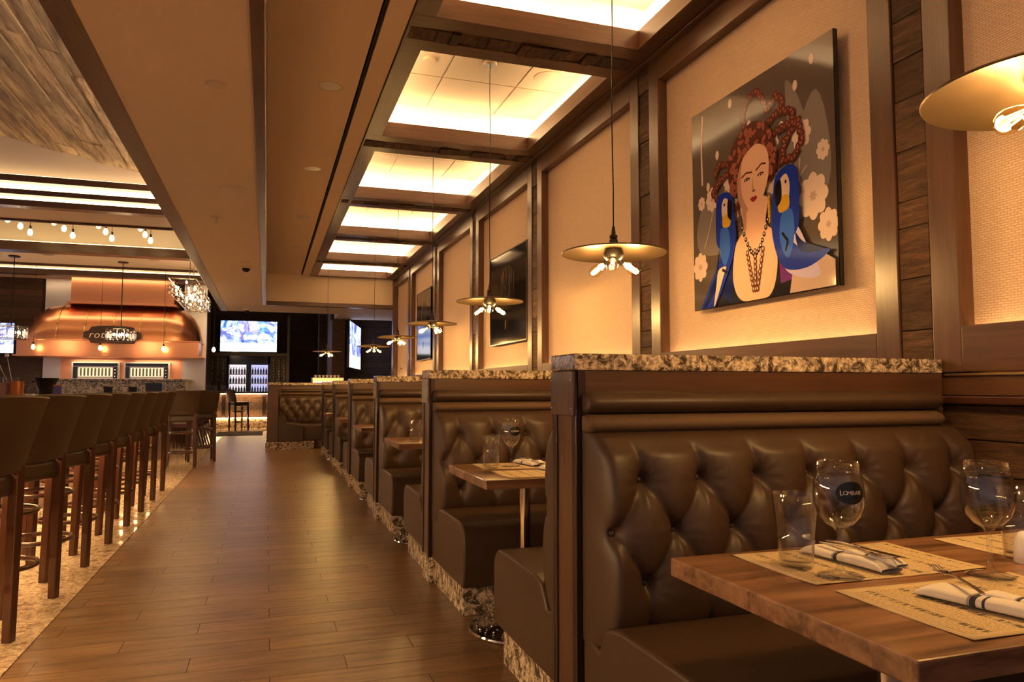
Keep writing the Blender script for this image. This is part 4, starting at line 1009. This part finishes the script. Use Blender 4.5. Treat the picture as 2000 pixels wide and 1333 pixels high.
for s in (-1, 0, 1): lamp('chandelier_light', 'POINT', (0, s, .11), 8, (1, .66, .34), rcx, shadow_soft_size=.1)
gb = MB().lathe([(0, -.06), (.018, -.056), (.033, -.035), (.036, -.012), (.028, .015), (.016, .035), (.013, .045)], 12).mesh('bulb', M['glow'], True)
sk = MB().lathe([(.016, .04), (.018, .085), (.008, .095)], 10).mesh('socket', M['blackm'])
for g, pts in enumerate((((-3.76, 3.71), (-3.59, 3.62), (-3.46, 3.53)), ((-3.15, 3.71), (-3.01, 3.62), (-2.89, 3.52)), ((-2.54, 3.70), (-2.44, 3.61), (-2.35, 3.51)), ((-1.95, 3.70), (-1.88, 3.60), (-1.80, 3.51)))):
    for j, (x, z) in enumerate(pts):
        t = thing('bulb_pendant', 'bare globe bulb in the ceiling tray, %s cluster, %s drop' % (('leftmost', 'second', 'third', 'rightmost')[g], ('shortest', 'middle', 'longest')[j]), 'bulb', (x, 12.8, z), 0, 'bare bulbs in the ceiling tray')
        obj('bulb', gb, t); obj('socket', sk, t); MB().tube((0, 0, .09), (0, 0, 4.25-z), .004, n=5).build('cord', M['blackm'], t)
for j, x in enumerate((-4.4, -3.22, -2.05, -1.08)):
    t = thing('bulb_pendant', 'small bare bulb on a long cord before the kitchen hood, %s from the wall boards' % ORD[j], 'bulb', (x, 16.78, 1.98), 0, 'bare bulbs before the kitchen')
    obj('bulb', gb, t); obj('socket', sk, t); MB().tube((0, 0, .09), (0, 0, 2.0), .004, n=5).build('cord', M['blackm'], t)

# ================================================================== OPEN KITCHEN
hood = thing('kitchen_hood', 'large barrel-shaped copper hood with seams over the open kitchen', 'hood', (-3.07, 18.0, 0))
prof = [(-.95*math.cos(a)-.0, 2.14+.80*math.sin(a)) for a in [math.pi/2*i/14 for i in range(15)]]   # barrel in (y,z): bulges towards the room
bar_ = MB(); xs = [-1.68+.0, -1.62, -1.50, -1.30, -1.0, 1.0, 1.30, 1.50, 1.62, 1.68]; kz = [.05, .45, .72, .93, 1, 1, .93, .72, .45, .05]
for x, q in zip(xs, kz):
    for y, z in prof: bar_.v.append((x, -.05+y*(.55+.45*q), 2.14+(z-2.14)*q))
w = len(prof); bar_.f = [(j*w+i, j*w+i+1, (j+1)*w+i+1, (j+1)*w+i) for j in range(len(xs)-1) for i in range(w-1)]; bar_.m = [0]*len(bar_.f)
bar_.build('barrel', M['copper'], hood, True)
for x in (-1.0, -.5, .02, .52, 1.0): MB().path([(x, -.055+y*1.005, 2.14+(z-2.14)*1.005) for y, z in prof], .012, 6).build('seam', M['brass'], hood, True)
bx('skirt', M['copper'], -1.68, 1.68, -1.0, .0, 1.81, 2.14, hood, .006); bx('skirt_bead', M['copper'], -1.70, 1.70, -1.02, 0, 2.125, 2.155, hood, .01); bx('skirt_lip', M['copper'], -1.74, 1.74, -1.03, 0, 1.795, 1.83, hood, .006)
bx('chimney', M['copper'], -.86, 1.12, -.55, 0, 2.93, 3.5, hood, .004); bx('chimney_flange', M['copper'], -.92, 1.18, -.62, 0, 2.92, 2.97, hood, .006)
sg = thing('hood_sign', 'dark scalloped sign reading rotisserie on the copper hood', 'sign', (-3.02, 16.86, 2.24))
def plate(a, b, c): return [(-a+c, -b), (a-c, -b), (a-c*.7, -b+c*.5), (a, -b+c*.8), (a, b-c*.8), (a-c*.7, b-c*.5), (a-c, b), (a*.5, b*1.12), (0, b*1.18), (-a*.5, b*1.12), (-a+c, b), (-a+c*.7, b-c*.5), (-a, b-c*.8), (-a, -b+c*.8), (-a+c*.7, -b+c*.5)]
MB().prism(plate(.53, .165, .14), 0, .03, 'y').build('board', plain('dark_brown_sign', (.06, .022, .016), .5), sg, bevel=.004)
MB().box(-.45, .45, .03, .10, -.05, .05).build('bracket', M['blackm'], sg)
obj('lettering', text_mesh('rotisserie', .20, M['white_text'], .006, .25, 1.12), sg, 0, (0, -.006, .0), (math.pi/2, 0, 0))
kc = thing('kitchen_counter', 'speckled grey granite kitchen counter under the copper hood', 'counter', (-3.0, 17.6, 0))
bx('granite_front', M['granite_grey'], -1.35, 1.35, -.35, .4, 1.0, 1.31, kc, .004); bx('granite_top', M['granite_grey'], -1.4, 1.4, -.40, .4, 1.31, 1.345, kc, .004); bx('counter_body', M['frame_x'], -1.35, 1.35, -.3, .4, 0, 1.0, kc)
ovenglow = emitter('oven_glow', (1, .62, .30), 1.6)
for i, x in enumerate((-3.49, -2.49)):
    t = thing('rotisserie_oven', 'glass-fronted rotisserie oven, %s' % ('beside the steel wall' if i else 'nearer the dark wall'), 'oven', (x, 17.75, 1.345), 0, 'rotisserie ovens')
    bx('housing', M['steel'], -.46, .46, .05, .25, 0, .37, t, .004); bx('top_panel', M['black_gloss'], -.42, .42, .02, .06, .28, .35, t)
    bx('lit_cavity', ovenglow, -.32, .32, .035, .06, .06, .25, t)
    for j in range(9): bx('roasting_rod', M['bronze'], -.29+j*.068, -.255+j*.068, .02, .034, .07, .24, t)
    bx('glass_door', M['pane'], -.33, .33, .005, .012, .05, .26, t); bx('door_rail', M['chrome'], -.33, .33, .0, .02, .255, .27, t)
    bx('control_panel', M['black_gloss'], .34, .42, .02, .06, .02, .27, t); bx('control_panel', M['black_gloss'], -.42, -.34, .02, .06, .02, .27, t)
    for z in (.06, .13, .20): MB().ball((.38, .015, z), .018, 8).build('knob', M['chrome'], t, True)
ks = wroti; kx, ky = -3.0, 17.98
bx('copper_back', M['copper'], kx-1.2, kx+1.2, ky+.03, ky+.07, 1.30, 1.81, ks); bx('steel_panel', M['steel'], kx-1.53, kx-1.2, ky+.03, ky+.07, 1.0, 1.81, ks)
bx('steel_panel', M['steel'], kx+1.2, kx+1.68, ky+.03, ky+.07, 0, 3.5, ks); bx('steel_panel', M['steel'], kx-1.53, kx-.80, ky+.03, ky+.07, 2.5, 3.5, ks)
for k, x in enumerate((-4.2, -3.35, -2.5, -1.75)): downlight(x, 17.4, 3.5, 'recessed downlight above the copper hood, %s from the television side' % ORD[k], .075, 8, 0, .3)
for k, x in enumerate((-3.7, -2.0)): downlight(x, 14.75, 3.5, 'recessed downlight before the bulb tray, %s' % ('nearer the soffit' if k else 'nearer the television'), .075, 90)
for x in (-.6, .6): lamp('hood_lamp', 'AREA', (kx+x, ky-.55, 1.79), 14, (1, .74, .50), ks, size=.9, size_y=.12, shape='RECTANGLE')
for i, (x, lab) in enumerate(((-2.37, 'small black box on the bar return, nearer the mixing cup'), (-2.02, 'small black box on the bar return, nearer the till screen'))):
    t = thing('counter_box', lab, 'box', (x, 13.05, 1.065)); bx('box_body', M['blackm'], -.06, .06, -.04, .04, .0, .10, t, .004); bx('box_lid', M['blackm'], -.065, .065, -.045, .045, .10, .11, t, .003)
tl = thing('till_screen', 'dark point of sale screen on the bar return', 'screen', (-1.72, 13.1, 1.065)); bx('display', M['black_gloss'], -.12, .12, -.02, .02, .02, .17, tl, .004); bx('stand', M['steel'], -.05, .05, -.02, .10, .0, .02, tl)

# ---- lit televisions
def tv(x, y, z, w, h, rz, label, seed, es=1.5):
    t = thing('television', label, 'television', (x, y, z), rz, 'lit wall televisions')
    bx('casing', M['black_gloss'], -w/2-.02, w/2+.02, .0, .06, -.02, h+.02, t, .004); bx('wall_bracket', M['blackm'], -.2, .2, .06, .25, h*.3, h*.7, t)
    s = MB().quad((-.89, 0, 0), (.89, 0, 0), (.89, 0, 1), (-.89, 0, 1)).build('screen', screen('tv_picture_%d' % seed, seed, es), t, loc=(0, -.003, 0)); s.scale = (w/1.78, 1, h)
    return t
tv(-.545, 24.0, 2.28, 1.64, .94, 0, 'lit television above the wine cooler on the far wall', 3)
tv(-5.47, 17.7, 1.88, .95, .62, 0, 'lit television at the picture edge beside the copper hood', 8)
tv(2.10, 18.75, 1.65, 2.3, 1.10, math.radians(76.9), 'tall slanted television seen edge-on beyond the booths', 5)
tm = thing('television_post', 'dark timber post carrying the slanted television', 'post', (1.60, 18.4, 0)); bx('post_board', M['barn_dark'], -.14, .16, -.45, .45, 0, 2.8, tm)
# ---- far back bar
bb = thing('back_bar', 'glowing plank-fronted bar counter across the far end', 'bar counter', (-.8, 22.4, 0))
bx('bar_top', M['granite_grey'], -1.1, 1.5, -.12, .5, 1.0, 1.06, bb, .004); bx('bar_front', M['frame_x'], -.9, 1.5, .22, .5, 0, 1.0, bb)
for i in range(6): bx('plank', M['rustic_x'], -.9, 1.5, .19, .22, .30+i*.112, .408+i*.112, bb, .003)
bx('bar_plinth', M['granite'], -.95, 1.5, .08, .3, 0, .29, bb, .004); bx('led_strip', M['led_far'], -.9, 1.45, .10, .13, .985, .998, bb); bx('led_strip', M['led_far'], -.9, 1.45, .05, .07, .30, .31, bb)
for x in (-.35, .75): bx('front_post', M['bronzem'], x-.05, x+.05, .15, .22, .3, .99, bb)
stool(-.72, 22.05, math.radians(-62), 'lone dark bar stool in front of the glowing far bar')
for i, x in enumerate((-1.62, -1.50, -1.38, -1.18, -1.06)):
    tag(obj('tumbler', tumb_me, None, 0, (x, 22.45, 1.06)), 'tiny clear glass on the far bar, %s from the chairs' % ORD[i], 'glass', 'glasses on the far bar')
# ---- cooler with two glass doors
wc = thing('wine_cooler', 'black two-door wine cooler with lit bottles below the television', 'cooler', (-.53, 23.9, 0))
cab = MB(); cab.box(-.62, .62, .33, .36, .0, 2.14); cab.box(-.62, -.56, 0, .36, 0, 2.14); cab.box(.56, .62, 0, .36, 0, 2.14); cab.box(-.62, .62, 0, .36, 1.90, 2.14); cab.box(-.62, .62, 0, .36, 0, .7); cab.box(-.07, .07, 0, .36, .7, 1.9)
cab.build('cabinet', M['black_gloss'], wc)
for s in (-.315, .315):
    bx('light_panel', emitter('cooler_light_%d' % (s > 0), (.62, .60, 1) if s > 0 else (.95, .85, .85), .9), s-.24, s+.24, .30, .325, .72, 1.88, wc)
    for z in (.74, 1.02, 1.30, 1.58): bx('shelf', M['steel'], s-.24, s+.24, .06, .30, z-.02, z, wc)
    bx('door_glass', M['pane'], s-.24, s+.24, .015, .02, .72, 1.88, wc)
bcol = [plain('bottle_green_glass', (.02, .06, .03), .1), plain('bottle_blue_glass', (.03, .05, .30), .1), plain('bottle_brown_glass', (.10, .03, .01), .1), plain('bottle_clear_glass', (.55, .52, .60), .1), plain('bottle_pink_glass', (.45, .12, .22), .1)]
bm_ = [MB().lathe([(0, 0), (.03, 0), (.03, .13), (.011, .17), (.012, .215), (0, .215)], 8).mesh('bottle', c, 50) for c in bcol]
for si, s in enumerate((-.315, .315)):
    for zi, z in enumerate((.74, 1.02, 1.30, 1.58)):
        for j in range(6):
            o = obj('bottle', bm_[RN.choice((3, 3, 0, 4) if si == 0 else (1, 1, 3, 0)) if zi else 3], None, 0, (-.53+s-.2+j*.08, 24.02, z))
            tag(o, '%s small bottle on the %s shelf behind the %s cooler door' % (ORD[j], ('bottom', 'lower middle', 'upper middle', 'top')[zi], ('pink-lit', 'blue-lit')[si]), 'bottle', 'bottles in the wine cooler')
# ---- wine racks either side
for i, x in enumerate((-1.40, .35)):
    t = thing('wine_rack', 'dark wooden wine rack %s the cooler' % ('on the kitchen side of' if i == 0 else 'on the booth side of'), 'rack', (x, 23.95, 0), 0, 'wine racks')
    m = MB(); m.box(-.24, .24, .28, .32, .7, 2.12)
    for xx in (-.24, -.08, .08, .22): m.box(xx-.01, xx+.01, 0, .3, .7, 2.12)
    m.build('case', M['frame_v'], t)
    if i == 0:
        bx('shelf', M['frame_x'], -.24, .24, 0, .3, 1.34, 1.36, t)
    for z in (.7, 2.1): bx('shelf', M['frame_x'], -.25, .25, 0, .3, z, z+.02, t)
    en = MB().lathe([(.0, 0), (.026, 0), (.028, .01), (.032, .2)], 8, M=Matrix.Rotation(-math.pi/2, 3, 'X')).mesh('bottle', plain('wine_foil_%d' % i, (.20, .14, .13), .3, .4))
    for r in range(8):
        for c in range(3):
            if (r+c*2+i) % 4 == 3: continue
            tag(obj('bottle', en, None, 0, (x-.16+c*.155, 23.93, 1.42+r*.085)), 'wine bottle in the rack nearer the %s, %s row up, %s column' % ('kitchen' if i == 0 else 'booths', ORD[r], ORD[c]), 'bottle', 'racked wine bottles')
for a, b, n in ((-1.72, -1.64, 1), (.58, .66, 2)): bx('cabinet_surround', M['frame_v'], a, b, 23.9, 24.27, 0, 3.4).__setitem__('kind', 'structure')
ts_ = bx('cabinet_surround', M['frame_x'], -1.72, .66, 23.95, 24.27, 2.14, 2.24); ts_['kind'] = 'structure'
# ---- beyond the partitions
ec = thing('coffee_machine', 'espresso machine with cups on top behind the end bench', 'coffee machine', (1.25, 16.4, 0))
bx('stand', M['frame_v'], -.4, .4, -.25, .25, 0, 1.08, ec); bx('machine_body', M['steel'], -.33, .33, -.2, .2, 1.08, 1.38, ec, .01); bx('lit_panel', emitter('machine_display', (.35, .4, 1), 2), -.26, .26, -.21, -.2, 1.24, 1.29, ec)
cpm = MB().lathe([(.022, 0), (.032, .055), (.028, .055), (.0, .006)], 10).mesh('cup', M['porcelain'], 50)
for j in range(7): tag(obj('cup', cpm, None, 0, (1.0+j*.08, 16.38, 1.38)), 'white cup on the espresso machine, %s of the row' % ORD[j], 'cup', 'cups on the espresso machine')
for i, (x, h) in enumerate(((1.44, .15), (1.54, .13))):
    bottle('oil_bottle', x, 8.84, 1.262, .032, h, '%s clear bottle on the fourth partition cap' % ('taller' if i == 0 else 'shorter'), M['pane'], M['chrome'], 'bottles on the partition cap')
mat_ = MB().box(-.55, .55, -.9, .9, 0, .008).build('floor_mat', plain('rust_brown_mat', (.10, .035, .018), .9, bmp=.4, bs=150), None, False, .003, (-.62, 20.0, .0)); tag(mat_, 'rust-brown floor mat before the far bar', 'mat')
